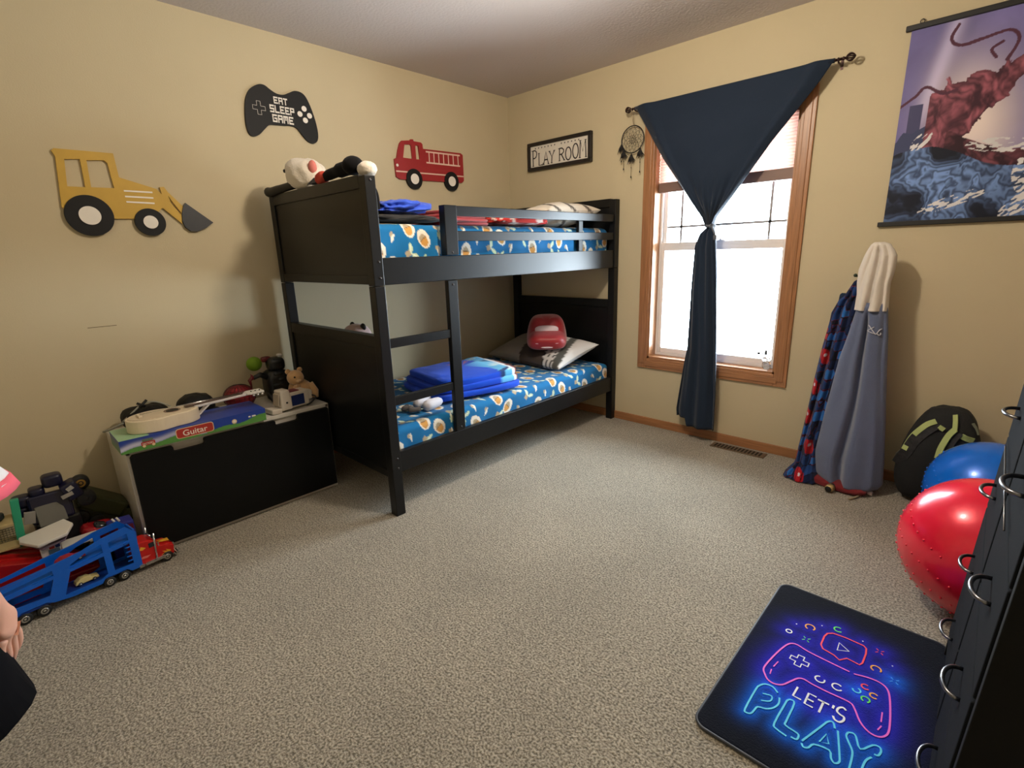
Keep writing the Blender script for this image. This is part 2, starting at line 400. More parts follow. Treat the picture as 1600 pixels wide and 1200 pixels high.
for (x0, x1) in ((bx1-.034, bx1-.008), (bx0+.008, bx0+.034)):
    MB().bb(x0, x1, by0+pw, by1-pw, 1.132, 1.252).build('side_rail', BLACK, bed, bevel=.003)
    MB().bb(x0, x1, by0+pw, by1-pw, .222, .330).build('side_rail', BLACK, bed, bevel=.003)
gx = (bx1-.036, bx1-.010)
MB().bb(gx[0]-.002, gx[1]+.016, -1.578, -1.50, 1.254, 1.49).build('guard_post', BLACK, bed, bevel=.003)
MB().bb(gx[0]-.024, gx[0]-.001, -.43, -.385, 1.20, 1.49).build('guard_post', BLACK, bed, bevel=.003)
MB().bb(*gx, -1.50, by1-pw, 1.442, 1.49).build('guard_rail', BLACK, bed, bevel=.003)
MB().bb(*gx, -1.50, by1-pw, 1.322, 1.370).build('guard_rail', BLACK, bed, bevel=.003)
lad = MB().bb(bx1-.034, bx1-.006, -1.572, -1.51, .331, 1.131).build('ladder_upright', BLACK, bed, bevel=.003)
for z in (.842, .563): MB().bb(bx1-.030, bx1-.010, by0+pw, -1.572, z, z+.043).build('ladder_rung', BLACK, bed, bevel=.003)
bolts = [(bx1+.001, -1.54, 1.268), (bx1+.001, -1.96, 1.165), (bx1+.001, -1.96, 1.235), (bx1-.005, -1.54, 1.11), (bx1-.005, -1.54, .35), (bx1+.001, -1.96, .25), (bx1+.001, -1.96, .30), (bx1+.001, -1.966, 1.575)]
for b in bolts: MB().cyl((b[0]-.004, b[1], b[2]), (b[0]+.001 if b[1] != -1.54 or b[2] < 1.2 else b[0]+.006, b[1], b[2]), .006, n=12).build('bolt', DKMET, bed)
for z in (1.165, .235):
    for i in range(13):
        y = by0+.12+i*.145
        MB().bb(bx0+.034, bx1-.034, y, y+.07, z, z+.016).build('slat', mat('slat_pine', (.5, .36, .2), .6), bed)

# ============================================================= MATTRESSES with printed sheets
def sheet_paint(S_, T_, seed):
    """blue cotton print: cream ovals with tan centres and pale green leaf sprigs"""
    base = np.array(S(14, 104, 160)); n = len(S_); C = np.tile(base, (n, 1))
    C *= (1+.10*(fbm(S_*14, T_*14, seed)-.47))[:, None]
    cream = np.array(S(232, 226, 212)); tan = np.array(S(205, 150, 78)); grn = np.array(S(190, 214, 180)); beige = np.array(S(176, 160, 132)); dark = np.array(S(40, 46, 44)); brown = np.array(S(120, 88, 60))
    a, b = .112, .088
    for dj in (-1, 0, 1):
        for di in (-1, 0, 1):
            j = np.floor(T_/b).astype(int)+dj
            off = (j % 2)*.5*a
            i = np.floor((S_-off)/a).astype(int)+di
            hx = _hash(i, j, seed); hy = _hash(i+71, j+13, seed); hr = _hash(i+5, j-9, seed)
            cx = (i+.5)*a+off+(hx-.5)*.025; cy = (j+.5)*b+(hy-.5)*.02
            th = (hr-.5)*1.6; kind = (i+2*j) % 3
            x = (S_-cx)*np.cos(th)+(T_-cy)*np.sin(th); y = -(S_-cx)*np.sin(th)+(T_-cy)*np.cos(th)
            # oval
            m0 = (kind == 0); e = (x/.048)**2+(y/.034)**2
            C[m0 & (e < 1)] = cream
            e2 = ((x-.006)/.032)**2+((y+.004)/.022)**2
            C[m0 & (e2 < 1)] = tan
            C[m0 & (e2 < 1) & (x < -.002)] = beige
            C[m0 & (e2 < 1) & (np.abs(x+.002) < .0022)] = brown
            # sprig: two pointed leaves and a beige bud
            m1 = (kind == 1)
            for sx, ang in ((1, .75), (-1, -.35)):
                u = x*math.cos(ang)+y*math.sin(ang); v = -x*math.sin(ang)+y*math.cos(ang)
                lf = (u*sx > 0) & (u*sx < .052) & (np.abs(v) < .0115*np.sin(np.clip(u*sx/.052, 0, 1)*math.pi)**.7)
                C[m1 & lf] = grn
                C[m1 & lf & (np.abs(v) < .0025) & (u*sx < .04)] = cream
            C[m1 & (np.abs(x+.008) < .014) & (np.abs(y+.016) < .013)] = beige
            # small leaf
            m2 = (kind == 2)
            lf = (np.abs(x) < .026) & (np.abs(y) < .008*np.cos(np.clip(x/.026, -1, 1)*math.pi/2))
            C[m2 & lf] = cream
            C[m2 & (((x+.012)/.012)**2+((y+.012)/.008)**2 < 1)] = beige
    return C
def mattress(name, label, x0, x1, y0, y1, z0, z1, seed, amp):
    drop = z1-z0; r = .035; res = .0055
    hw, hl = (x1-x0)/2, (y1-y0)/2
    ext = drop-r+r*math.pi/2
    def fold(s, h):
        a = np.abs(s); c = h-r; q = np.clip((a-c)/r, 0, math.pi/2)
        pos = np.where(a < c, a, c+r*np.sin(q)); dz = np.where(a < c, 0, r*(1-np.cos(q)))+np.maximum(a-c-r*math.pi/2, 0)
        return np.sign(s)*pos, dz
    Lx = hw-r+ext; Ly = hl-r+ext
    nu = int(2*Lx/res); nv = int(2*Ly/res); cx, cy = (x0+x1)/2, (y0+y1)/2
    U, V = np.meshgrid(np.linspace(-Lx, Lx, nu), np.linspace(-Ly, Ly, nv))
    px_, dx = fold(U, hw); py_, dy = fold(V, hl)
    wr = (fbm(U*5+seed, V*9, seed, 3)-.45)*amp+(fbm(U*22, V*16+3, seed+5, 2)-.37)*amp*.35
    edge = sstep(.0, .12, np.maximum(dx, dy))
    wr2 = edge*np.sin(V*34+4*fbm(U*3, V*5, seed))*.003
    Z = z1-np.maximum(dx, dy)+wr*(1-edge); X = cx+px_+np.sign(U)*wr2*(dx > .01); Y = cy+py_
    root = thing(name, label, 'mattress', (cx, cy, z0))
    m = MB(); vs = np.stack([X.ravel(), Y.ravel(), Z.ravel()], 1)
    idx = np.arange(nu*nv).reshape(nv, nu); q = np.stack([idx[:-1, :-1], idx[:-1, 1:], idx[1:, 1:], idx[1:, :-1]], -1).reshape(-1, 4)
    m.v = vs.tolist(); m.f = q.tolist(); m.m = [0]*len(q); m.s = [True]*len(q)
    P = sheet_paint(U.ravel(), V.ravel(), seed)
    m.build('fitted_sheet', PAINTED, root, paint=lambda v: P)
    MB().bb(x0+.012, x1-.012, y0+.012, y1-.012, z0+.002, z1-.025).build('mattress_core', WPL, root)
mattress('mattress', 'lower bunk mattress in a bright blue sheet printed with ovals and leaves', .093, 1.006, -1.935, -.062, .252, .435, 3, .014)
mattress('mattress', 'upper bunk mattress in a blue printed sheet behind the guard rails', .093, .985, -1.935, -.062, 1.182, 1.402, 11, .010)
# ============================================================= WALL DECORATIONS
def wl(pts, x=0.0): return [at(p[0], p[1], 0, x) for p in pts]      # points on the left wall
YEL = mat('mustard_board', S(196, 158, 58), .55, var=.05, vscale=14)
WHB = mat('white_board', S(232, 226, 216), .5)
BLB = mat('black_board', (.006, .006, .0065), .6, spec=.3)
def lp(pts, x): return [(v.y, v.z) for v in wl(pts, x)]
ML = lambda x: frame((x, 0, 0), (0, 1, 0), (0, 0, 1))               # left wall frame: X along +y, Y up
T = .012
dz = lambda p: cr((60, 210), 5.333, p)
bd = thing('bulldozer_plaque', 'flat yellow bulldozer cutout with black tyres mounted on the left wall', 'wall decor', tuple(at(190, 370, 0, 0)))
body = [(105, 132), (125, 114), (622, 158), (672, 358), (985, 455), (1030, 500), (1010, 440), (1045, 437), (1078, 480), (1205, 600), (1192, 665), (1200, 745), (1035, 612), (985, 660), (900, 690), (800, 703), (625, 703), (430, 650), (195, 610), (140, 182)]
wins = [[(215, 205), (345, 205), (392, 440), (240, 432)], [(400, 215), (545, 215), (575, 238), (632, 448), (440, 440)]]
ol = [lp(dz(body), T)]+[lp(dz(q), T) for q in wins]+[lp(dz([(1080, 508), (1112, 555), (1190, 650), (1188, 668), (1105, 572)]), T)]
plate(ol, T, ML(T/2), 'body_board', YEL, bd)
for q in ([(712, 470), (950, 484)], [(722, 517), (958, 530)], [(733, 562), (968, 575)]):
    a, b = lp(dz(q), T)
    plate([[(a[0], a[1]-.0035), (b[0], b[1]-.0035), (b[0], b[1]+.0035), (a[0], a[1]+.0035)]], .001, ML(T+.001), 'hood_stripe', WHB, bd)
bk = [(1222, 572), (1455, 735), (1400, 778), (1330, 808), (1270, 808), (1225, 775), (1198, 720), (1195, 655), (1205, 600)]
plate([lp(dz(bk), T)], T+.004, ML(T/2+.004), 'bucket', mat('bucket_charcoal', (.022, .024, .03), .5), bd)
for c, r, r2 in (((-2.783, 1.476), .088, .040), ((-2.556, 1.452), .063, .030)):
    t_ = plate([circ(c, r, 48)], T+.004, ML(T/2+.005), 'tyre', BLB, bd)
    plate([circ(c, r2, 36)], .002, ML(T+.010), 'hub', WHB, t_)
ct = lambda p: cr((360, 110), 4, p)
gp = thing('controller_plaque', 'black game controller wall plaque with white EAT SLEEP GAME lettering', 'wall decor', tuple(at(440, 225, 0, 0)))
out = [(92, 240), (98, 165), (125, 112), (170, 87), (210, 90), (250, 120), (290, 145), (330, 152), (365, 140), (400, 128), (440, 137), (470, 165), (500, 225), (530, 310), (548, 390), (546, 438), (523, 457), (490, 446), (455, 410), (415, 360), (375, 346), (340, 345), (290, 341), (245, 341), (215, 368), (180, 403), (142, 411), (115, 388), (98, 330)]
o2 = [(v.x, v.y) for v in smoothpts([(*q, 0) for q in lp(ct(out), T)], 4)]
gpb = plate([o2], T, ML(T/2), 'controller_board', BLB, gp)
PIX = {'E': ["#####", "#....", "####.", "#....", "#####"], 'A': ["#####", "#...#", "#####", "#...#", "#...#"], 'T': ["#####", "..#..", "..#..", "..#..", "..#.."],
       'S': ["#####", "#....", "#####", "....#", "#####"], 'L': ["#....", "#....", "#....", "#....", "#####"], 'P': ["#####", "#...#", "#####", "#....", "#...."],
       'G': ["#####", "#....", "#.###", "#...#", "#####"], 'M': ["#####", "#.#.#", "#.#.#", "#...#", "#...#"]}
for word, y0, y1, z0, z1 in (('EAT', -1.873, -1.798, 2.087, 2.121), ('SLEEP', -1.900, -1.765, 2.040, 2.078), ('GAME', -1.892, -1.776, 1.992, 2.031)):
    m = MB(); n = len(word); cwid = (y1-y0)/(n*5+(n-1)*1.0); ch = (z1-z0)/5
    for i, L_ in enumerate(word):
        for r, rowp in enumerate(PIX[L_]):
            for c, q in enumerate(rowp):
                if q == '#':
                    ya = y0+(i*6+c)*cwid; za = z1-(r+1)*ch; m.bb(T, T+.0015, ya-.0002, ya+cwid*1.03, za-.0002, za+ch*1.03)
    m.build('lettering', WHB, gp)
for c in ((-1.705, 2.086), (-1.733, 2.055), (-1.677, 2.054), (-1.705, 2.026)):
    plate([circ(c, .0145, 28)], .002, ML(T+.001), 'button', WHB, gp)
m = MB(); cy_, cz_ = -1.958, 2.051
a, b = .010, .033
cross = [(-a, b), (a, b), (a, a), (b, a), (b, -a), (a, -a), (a, -b), (-a, -b), (-a, -a), (-b, -a), (-b, a), (-a, a)]
m.ribbon([(T+.001, cy_+u, cz_+v) for u, v in cross], (1, 0, 0), .0018, closed=True)
m.build('direction_pad', WHB, gp)
RB = mat('red_board', S(150, 30, 34), .55); PKW = mat('pale_pink_board', S(222, 190, 172), .55)
ft = thing('fire_truck_plaque', 'flat red fire truck cutout with a pale ladder on the left wall', 'wall decor', tuple(at(670, 300, 0, 0)))
out = [(1025, 553), (1040, 545), (1047, 500), (1058, 455), (1070, 439), (1125, 437), (1126, 430), (1142, 430), (1145, 442), (1190, 450), (1200, 460), (1204, 490), (1440, 518), (1452, 530), (1460, 690), (1447, 703), (1060, 680), (1038, 665), (1030, 600)]
plate([lp(ct(out), T)]+[lp(ct([(1088, 462), (1122, 462), (1130, 470), (1139, 553), (1080, 545)]), T), lp(ct([(1155, 468), (1175, 470), (1186, 557), (1162, 555)]), T)], T, ML(T/2), 'truck_board', RB, ft)
m = MB()
for q in ([(1220, 508), (1433, 533)], [(1225, 576), (1435, 599)]): m.ribbon([v+Vector((.0012, 0, 0)) for v in wl(ct(q), T)], (1, 0, 0), .010)
for i in range(7):
    x = 1240+i*30; m.ribbon([v+Vector((.001, 0, 0)) for v in wl(ct([(x, 510+i*3.4), (x+4, 580+i*3)]), T)], (1, 0, 0), .008)
m.build('ladder', PKW, ft)
m = MB(); m.ribbon([v+Vector((.001, 0, 0)) for v in wl(ct([(1035, 629), (1457, 664)]), T)], (1, 0, 0), .009); m.build('side_stripe', PKW, ft)
hl = at(*ct([(1043, 592)])[0], 0, T); plate([circ((hl.y, hl.z), .009)], .002, ML(T+.001), 'headlight', WHB, ft)
for c in ((-.970, 1.766), (-.637, 1.774)):
    t_ = plate([circ(c, .066, 44)], T+.004, ML(T/2+.004), 'tyre', BLB, ft)
    plate([circ(c, .034, 32)], .002, ML(T+.009), 'hub', WHB, t_)
# PLAY ROOM sign on the window wall
sx0, sx1, sz0, sz1, sy = .222, .818, 1.864, 2.066, -.030
sg = thing('framed_sign', 'black framed white PLAY ROOM sign on the wall above the bed head', 'sign', ((sx0+sx1)/2, 0, sz0))
fw = .026
m = MB().bb(sx0, sx1, sy, 0, sz1-fw, sz1).bb(sx0, sx1, sy, 0, sz0, sz0+fw).bb(sx0, sx0+fw, sy, 0, sz0+fw, sz1-fw).bb(sx1-fw, sx1, sy, 0, sz0+fw, sz1-fw)
m.build('sign_frame', mat('sign_frame_black', (.010, .007, .007), .4), sg, bevel=.003)
MB().bb(sx0+fw, sx1-fw, sy+.012, -.004, sz0+fw, sz1-fw).build('sign_board', mat('sign_white', S(222, 216, 205), .5), sg)
yl = sy+.0112; INK = mat('sign_ink', (.012, .008, .010), .6)
m = MB()
def stroke(path, w_=.009): m.ribbon([(x, yl, z) for x, z in path], (0, -1, 0), w_)
def serif(x, z, l=.013): stroke([(x-l, z), (x+l, z)], .005)
LT = {   # unit letters 0..1 wide, 0..1 high: strokes and serif points
 'P': ([[(.2, 0), (.2, 1)], [(.2, 1), (.6, 1), (.85, .88), (.88, .72), (.75, .57), (.5, .5), (.2, .5)]], [(.2, 0), (.1, 1)]),
 'L': ([[(.2, 1), (.2, 0), (.95, 0), (.95, .16)]], [(.2, 1)]),
 'A': ([[(.08, 0), (.5, 1), (.92, 0)], [(.24, .36), (.76, .36)]], [(.08, 0), (.92, 0)]),
 'Y': ([[(.08, 1), (.5, .5), (.92, 1)], [(.5, .5), (.45, 0)]], [(.08, 1), (.92, 1), (.45, 0)]),
 'R': ([[(.2, 0), (.2, 1)], [(.2, 1), (.6, 1), (.85, .86), (.85, .68), (.6, .52), (.2, .5)], [(.5, .5), (.95, 0)]], [(.2, 0), (.15, 1), (.95, 0)]),
 'O': ([[(.5+.40*math.sin(t), .5+.5*math.cos(t)) for t in np.linspace(0, 2*math.pi, 25)]], []),
 'M': ([[(.08, 0), (.14, 1), (.5, .35), (.86, 1), (.92, 0)]], [(.08, 0), (.92, 0), (.14, 1), (.86, 1)])}
for ch, x0, wd_, z0, z1 in (('P', .262, .055, 1.900, 2.010), ('L', .322, .052, 1.900, 1.985), ('A', .374, .056, 1.900, 1.988), ('Y', .432, .056, 1.902, 1.985),
                            ('R', .520, .060, 1.906, 1.990), ('O', .583, .062, 1.902, 1.988), ('O', .648, .062, 1.904, 2.002), ('M', .712, .064, 1.902, 2.015)):
    st, sf = LT[ch]
    for pth in st: stroke([(x0+u*wd_, z0+v*(z1-z0)) for u, v in pth])
    for u, v in sf: serif(x0+u*wd_, z0+v*(z1-z0), .009)
m.build('lettering', INK, sg)
for i in range(14):
    if i == 7: continue
    m = MB(); x = .298+i*.0315; z = 2.022
    m.add([(x-.006, yl, z+.005), (x, yl, z-.007), (x+.006, yl, z+.005), (x+.003, yl, z+.007), (x, yl, z+.004), (x-.003, yl, z+.007)], [(0, 1, 2, 3, 4, 5)])
    m.build('border_dot', INK, sg)
# tendril poster (plain stand-in artwork)
px0, px1, pz0, pz1 = 2.578, 3.20, 1.343, 2.190
ps = thing('scroll_poster', 'hanging scroll poster of purple sky over crimson and blue masses near the right corner', 'poster', ((px0+px1)/2, 0, pz0-.02))
def poster_paint(v):
    x = (v[:, 0]-px0)/(px1-px0); z = (v[:, 2]-pz0)/(pz1-pz0); n = len(x)
    wx = fbm(x*3, z*4, 5); wz = fbm(x*3+9, z*4+4, 8)
    sky = np.array(S(98, 92, 142))[None]*(.55+.9*fbm(x*2+z*1.5+wx, z*2-x*3+wz, 2))[:, None]
    glow = np.exp(-((x-.42+.2*(z-.6))**2/.05+(z-.50)**2/.07))[:, None]
    C = sky*(1-glow*.85)+np.array(S(226, 210, 200))*glow*.85
    beam = np.exp(-((x-.10-.30*(z-.45))/.05)**2)*sstep(.4, .7, z); C += beam[:, None]*np.array([.22, .20, .25])
    tw = (x > .06) & (x < .14) & (z < .62) & (z > .35); C[tw] = np.array(S(60, 60, 92))
    C[(x < .2) & (z < .52) & (vnoise(x*22, z*0+3, 4)*.12+.42 > z)] = np.array(S(52, 58, 88))
    # crimson ridge
    t = fbm(x*5, z*5, 21); v1 = fbm(x*17+t*5, z*17, 31); stri = np.abs(np.sin((x*1.2+z*1.9)*26+22*t))
    c1 = np.array(S(52, 22, 36)); c2 = np.array(S(150, 84, 98)); red = c1+(c2-c1)*(sstep(.3, .75, v1)*(.35+.65*stri))[:, None]
    mid = .30+.60*np.clip(x, 0, 1)**.9; d_ = np.abs(z-mid-.06*(t-.5))
    msk = (d_ < .15+.09*np.sin(x*5+1)+.16*(v1-.5)) & (x > .17) & (x < 1.1)
    C[msk] = red[msk]
    low = (z < .40+.07*np.sin(x*7)+.06*(t-.5)) & (x > .30) & (z > .25); C[low] = (red*.6)[low]
    # blue heap
    q = fbm(x*7+t*2, z*8, 41); stb = np.abs(np.sin((x*.9-z*2.2)*14+24*q))
    b1 = np.array(S(10, 14, 30)); b2 = np.array(S(112, 142, 196)); blu = b1+(b2-b1)*(sstep(.25, .75, q)*(.25+.75*stb**2))[:, None]
    bm = z < .33+.07*np.sin(x*6+.5)+.05*(wx-.5); C[bm] = blu[bm]
    for cx, cz, rx, rz, th in ((.62, .36, .20, .035, -.1), (.40, .10, .20, .03, .25), (.85, .12, .22, .05, .55), (.75, .20, .05, .09, .3), (.16, .43, .07, .035, .6)):
        a_ = (x-cx)*np.cos(th)+(z-cz)*np.sin(th); b_ = -(x-cx)*np.sin(th)+(z-cz)*np.cos(th)
        k = ((a_/rx)**2+(b_/rz)**2 < 1) & (vnoise(a_*34+3*q, b_*110, 6) > .52); C[k] = np.array(S(206, 204, 206))*(.6+.5*q[k])[:, None]
    # dark curling tendrils
    for pth in ([(.27, .97), (.24, .91), (.30, .87), (.42, .88), (.55, .89), (.60, .84), (.56, .76)], [(0, .62), (.08, .66), (.14, .70), (.24, .655), (.32, .66)], [(.50, .78), (.47, .82), (.52, .845)]):
        P = smoothpts([(a_, b_, 0) for a_, b_ in pth], 8, False); dm = np.full(n, 9.)
        for a_, b_ in zip(P[:-1], P[1:]):
            ax, az, bx_, bz_ = a_.x, a_.y, b_.x, b_.y; L2 = (bx_-ax)**2+((bz_-az)*1.36)**2+1e-9
            s_ = np.clip(((x-ax)*(bx_-ax)+(z-az)*1.85*(bz_-az))/L2, 0, 1); dm = np.minimum(dm, np.hypot(x-ax-s_*(bx_-ax), (z-az-s_*(bz_-az))*1.36))
        C[dm < .008+.004*vnoise(x*30, z*30, 2)] = np.array(S(70, 34, 52))
    return np.clip(C*1.3, .003, .9)
MB().grid(lambda U, V: (px0+U*(px1-px0), -.010+0*U, pz0+V*(pz1-pz0)), 250, 330).build('printed_sheet', PAPER, ps, paint=poster_paint)
MB().bb(px0+.002, px1-.002, -.0095, -.0075, pz0, pz1).build('backing', WHITE, ps)
MB().bb(px0-.022, px1+.022, -.020, -.002, pz1-.006, pz1+.018).build('top_rail', BLACKM, ps, bevel=.003)
MB().bb(px0-.022, px1+.022, -.020, -.002, pz0-.016, pz0+.006).build('bottom_rail', BLACKM, ps, bevel=.003)
MB().tube([(px0+.035+.008*math.cos(t), -.010, pz1+.025+.009*math.sin(t)) for t in np.linspace(0, 2*math.pi, 14)[:-1]], .002, 6, closed=True).build('hanging_ring', BLACKM, ps)

# ============================================================= CURTAIN
ry = -.075
rod = thing('curtain_rod', 'thin bronze curtain rod with looped finials above the window', 'curtain rod', (1.74, 0, 2.1))
zl, zr = 2.122, 2.122
RODM = mat('bronze', (.045, .022, .020), .4, metal=.7)
MB().cyl((1.175, ry, zl), (2.325, ry, zr), .0065).build('pole', RODM, rod)
for x, s_ in ((1.175, -1), (2.325, 1)):
    m = MB(); m.lathe([(.006, 0), (.010, .004), (.006, .01), (.005, .014)], (x, ry, zl), Matrix.Rotation(s_*math.pi/2, 3, 'Y'))
    for ph in (0, 1.05, 2.1):
        m.tube([(x+s_*(.014+.040*t), ry+.017*math.sin(math.pi*t)**.8*math.cos(ph+q), zl+.017*math.sin(math.pi*t)**.8*math.sin(ph+q)) for q in (0,) for t in np.linspace(0.02, .98, 12)]
               , .0035, 6)
        m.tube([(x+s_*(.014+.040*t), ry-.017*math.sin(math.pi*t)**.8*math.cos(ph), zl-.017*math.sin(math.pi*t)**.8*math.sin(ph)) for t in np.linspace(0.02, .98, 12)], .0035, 6)
    m.build('finial', RODM, rod)
for x in (1.19, 2.31):
    MB().bb(x-.006, x+.006, -.002, 0, zl-.03, zl+.02).tube([(x, 0, zl-.012), (x, ry, zl-.012), (x, ry-.010, zl-.004), (x, ry-.010, zl+.006)], .004, 8).build('bracket', RODM, rod)
NAVY = mat('navy_cloth', S(27, 40, 58), .8, bump=.15, bscale=600, sheen=.15, spec=.2)
cu_ = thing('curtain', 'navy blue curtain panel gathered and tied into a knot in front of the window', 'curtain', (1.74, ry, .1))
def interp(v, ks): return np.interp(v, [k[0] for k in ks], [k[1] for k in ks])
def curt(U, V):
    # V 0 at the rod .. 1 at the knot
    z = zl+.010-(zl+.010-1.375)*V
    L_ = interp(V, [(0, 1.192), (.45, 1.405), (.8, 1.60), (.93, 1.685), (1, 1.712)]); Rr = interp(V, [(0, 2.296), (.12, 2.235), (.45, 2.03), (.8, 1.84), (.93, 1.765), (1, 1.748)])
    x = L_+(Rr-L_)*U
    e = np.minimum(U, 1-U)
    fold = np.exp(-((e-.07)/.035)**2)*.018*(1-V*.4)+np.exp(-((e-.0)/.02)**2)*-.01
    gather = V**5*(.022*np.sin(U*math.pi*7)+.01*np.sin(U*math.pi*17))
    sag = .035*np.sin(math.pi*V)*np.sin(math.pi*U)+.007*np.sin(V*20+U*3)*np.sin(math.pi*U)*V*(1-V)*2
    dr = .006*(fbm(U*7+2*V, V*12, 4)-.45)
    y = ry-.010-fold-gather-sag-dr+.012*(V > 2)
    return x, y, z+.008*np.sin(math.pi*U)*np.sin(V*24)*V*(1-V)*0
MB().grid(curt, 110, 90).build('curtain_panel', NAVY, cu_, solid=.0022)
# rod pocket
MB().tube([(1.192+(2.292-1.192)*t, ry, zl) for t in np.linspace(0, 1, 12)], .011, 14).build('rod_pocket', NAVY, cu_)
def tail(U, V):
    z = 1.37-(1.37-.095)*V
    L_ = interp(V, [(0, 1.712), (.03, 1.668), (.09, 1.642), (.3, 1.632), (.62, 1.632), (.70, 1.618), (.96, 1.585), (1, 1.590)]); Rr = interp(V, [(0, 1.748), (.05, 1.765), (.2, 1.785), (.5, 1.812), (.8, 1.835), (1, 1.840)])
    c = (L_+Rr)/2; h = (Rr-L_)/2; q = U*2*math.pi
    x = c+h*np.cos(q)*(1+.05*np.sin(q*5)*V)
    dep = .022+.018*V; y = -.072-dep*np.sin(q)-.009*np.sin(q*6+1)*(.5+V)-.005*np.sin(q*11+V*6)
    y = np.minimum(y, -.024)
    return x, y, z-.02*(np.cos(q) < -.62)*V*0+.055*np.clip(-np.cos(q)-.35, 0, .12)/.12*V
MB().grid(tail, 120, 70).build('curtain_tail', NAVY, cu_, solid=.0022)
kn = MB().tube(smoothpts([(1.73+.026*math.cos(q), -.082-.030*math.sin(q), 1.378+.004*math.sin(3*q)) for q in np.linspace(0, 2*math.pi, 10)[:-1]], 3), .008, 8, closed=True)
kn.tube([(1.748, -.105, 1.375), (1.762, -.112, 1.35), (1.775, -.114, 1.325)], .006, 8)
kn.lathe([(.003, 0), (.012, -.006), (.010, -.03), (.004, -.032)], (1.777, -.114, 1.325), n=10)
kn.build('tie_cord', mat('tie_cord_grey', (.10, .11, .13), .7), cu_)

tag(recenter(MB().bb(0, .0008, -2.885, -2.775, .975, .9775).build('pencil_mark', mat('pencil_brown', (.10, .065, .03), .8))), 'short brown pencil line drawn on the left wall above the toys', 'mark')
# dreamcatcher
dc = thing('dreamcatcher', 'small black dreamcatcher with feathers hanging from the left end of the curtain rod', 'dreamcatcher', (1.150, ry, 1.70))
cx, cz, rr = 1.151, 1.953, .082
dy = -.030
MB().tube([(cx+rr*math.cos(q), dy, cz+rr*math.sin(q)) for q in np.linspace(0, 2*math.pi, 41)[:-1]], .0035, 8, closed=True).build('hoop', BLACKM, dc)
m = MB()
for k, (ra, rb) in enumerate(((1, .72), (.78, .50), (.55, .28), (.33, .08))):
    for i in range(12):
        o = i*math.pi/6+(k % 2)*math.pi/12
        m.tube([(cx+rr*(ra+(rb-ra)*math.sin(math.pi*t))*math.cos(o+t*math.pi/6*1.9), dy, cz+rr*(ra+(rb-ra)*math.sin(math.pi*t))*math.sin(o+t*math.pi/6*1.9)) for t in np.linspace(0, 1, 6)], .0009, 4)
m.build('web', mat('web_thread', (.03, .025, .02), .8), dc)
MB().tube([(cx+.004, dy, cz+rr), (1.165, ry-.008, zl), (1.168, ry+.008, zl+.006), (cx+.010, dy, cz+rr)], .0011, 5).build('cord', mat('cord_beige', S(170, 150, 120), .8), dc)
FEA = mat('feather', (.01, .009, .009), .8)
for ang, fl, bl_ in ((math.pi*1.04, .0, .11), (math.pi*1.22, .04, .12), (math.pi*1.48, .01, .145), (math.pi*1.76, .0, .145)):
    sx_ = cx+rr*math.cos(ang); sz_ = cz+rr*math.sin(ang)-.004
    m = MB().tube([(sx_, dy, sz_), (sx_, dy, sz_-bl_)], .0011, 5)
    m.ball((sx_, dy, sz_-bl_), (.004, .004, .007), n=8, m=6).ball((sx_, dy, sz_-bl_*.6), (.003, .003, .004), n=8, m=6)
    m.build('bead_string', BLACKM, dc)
    m = MB()
    for i in range(9):
        a = (i-4)*.13; m.tube([(sx_, dy, sz_), (sx_+.045*math.sin(a)*.6, dy-.004*math.cos(i*3), sz_-.03), (sx_+.055*math.sin(a), dy-.006*math.cos(i*2), sz_-.055-.01*math.cos(i*2))], [.002, .0045, .001], 5)
    m.build('feather', FEA, dc)

# glass ornament on the sill
zs = WZ0+.014
or_ = thing('glass_ornament', 'small clear glass figurine standing on the window sill in the right corner', 'ornament', (2.085, .045, zs))
GLS = mat('clear_glass', (.9, .95, .97), .05, trans=1.0)
m = MB().soft((2.085, .045, zs+.028), (.05, .034, .056), e=.9, amp=.10, fr=4, seed=3, n=24, m=16)
m.build('figurine_body', GLS, or_)
MB().ball((2.073, .040, zs+.064), (.016, .013, .015)).build('figurine_head', GLS, or_)
MB().lathe([(.006, 0), (.008, .012), (.002, .02)], (2.100, .045, zs+.056), n=12).build('figurine_tail', GLS, or_)

# ============================================================= THINGS ON THE BEDS
def paint_file(fn): return lambda v: fn(v)
# lower bunk: folded blue blanket
def blanket_paint(v):
    n = len(v); C = np.tile(np.array(S(10, 70, 200)), (n, 1)); x = v[:, 0]; y = v[:, 1]; z = v[:, 2]
    C = C*(1+.25*(fbm(x*20, y*20, 3)-.47))[:, None]
    a = (y+1.13)+.22*(x-.65)           # light panel towards the far edge
    pn = (a > .08) & (z > .49); C[pn] = np.array(S(96, 178, 222))
    ck = pn & (np.sin(x*50) > .55) & (np.sin(y*42) > .0); C[ck] = np.array(S(190, 216, 226))
    dk = pn & (np.sin(x*26+y*9) > .93); C[dk] = np.array(S(30, 60, 110))
    ed = (a > .20) & (z > .49); C[ed] = np.array(S(120, 56, 48))
    wt = (a > .175) & (a < .20) & (z > .49); C[wt] = np.array(S(220, 224, 228))
    lg = (np.hypot(x-.56, y+1.13) < .07) & (vnoise(x*60, y*60, 4) > .45) & (z > .5); C[lg] = np.array(S(190, 96, 110))
    return C
bl_rot = R_(-12)
lb = thing('folded_blanket', 'royal blue fleece blanket with a light blue panel folded on the lower bunk', 'blanket', (.69, -1.22, .446), (0, 0, 0))
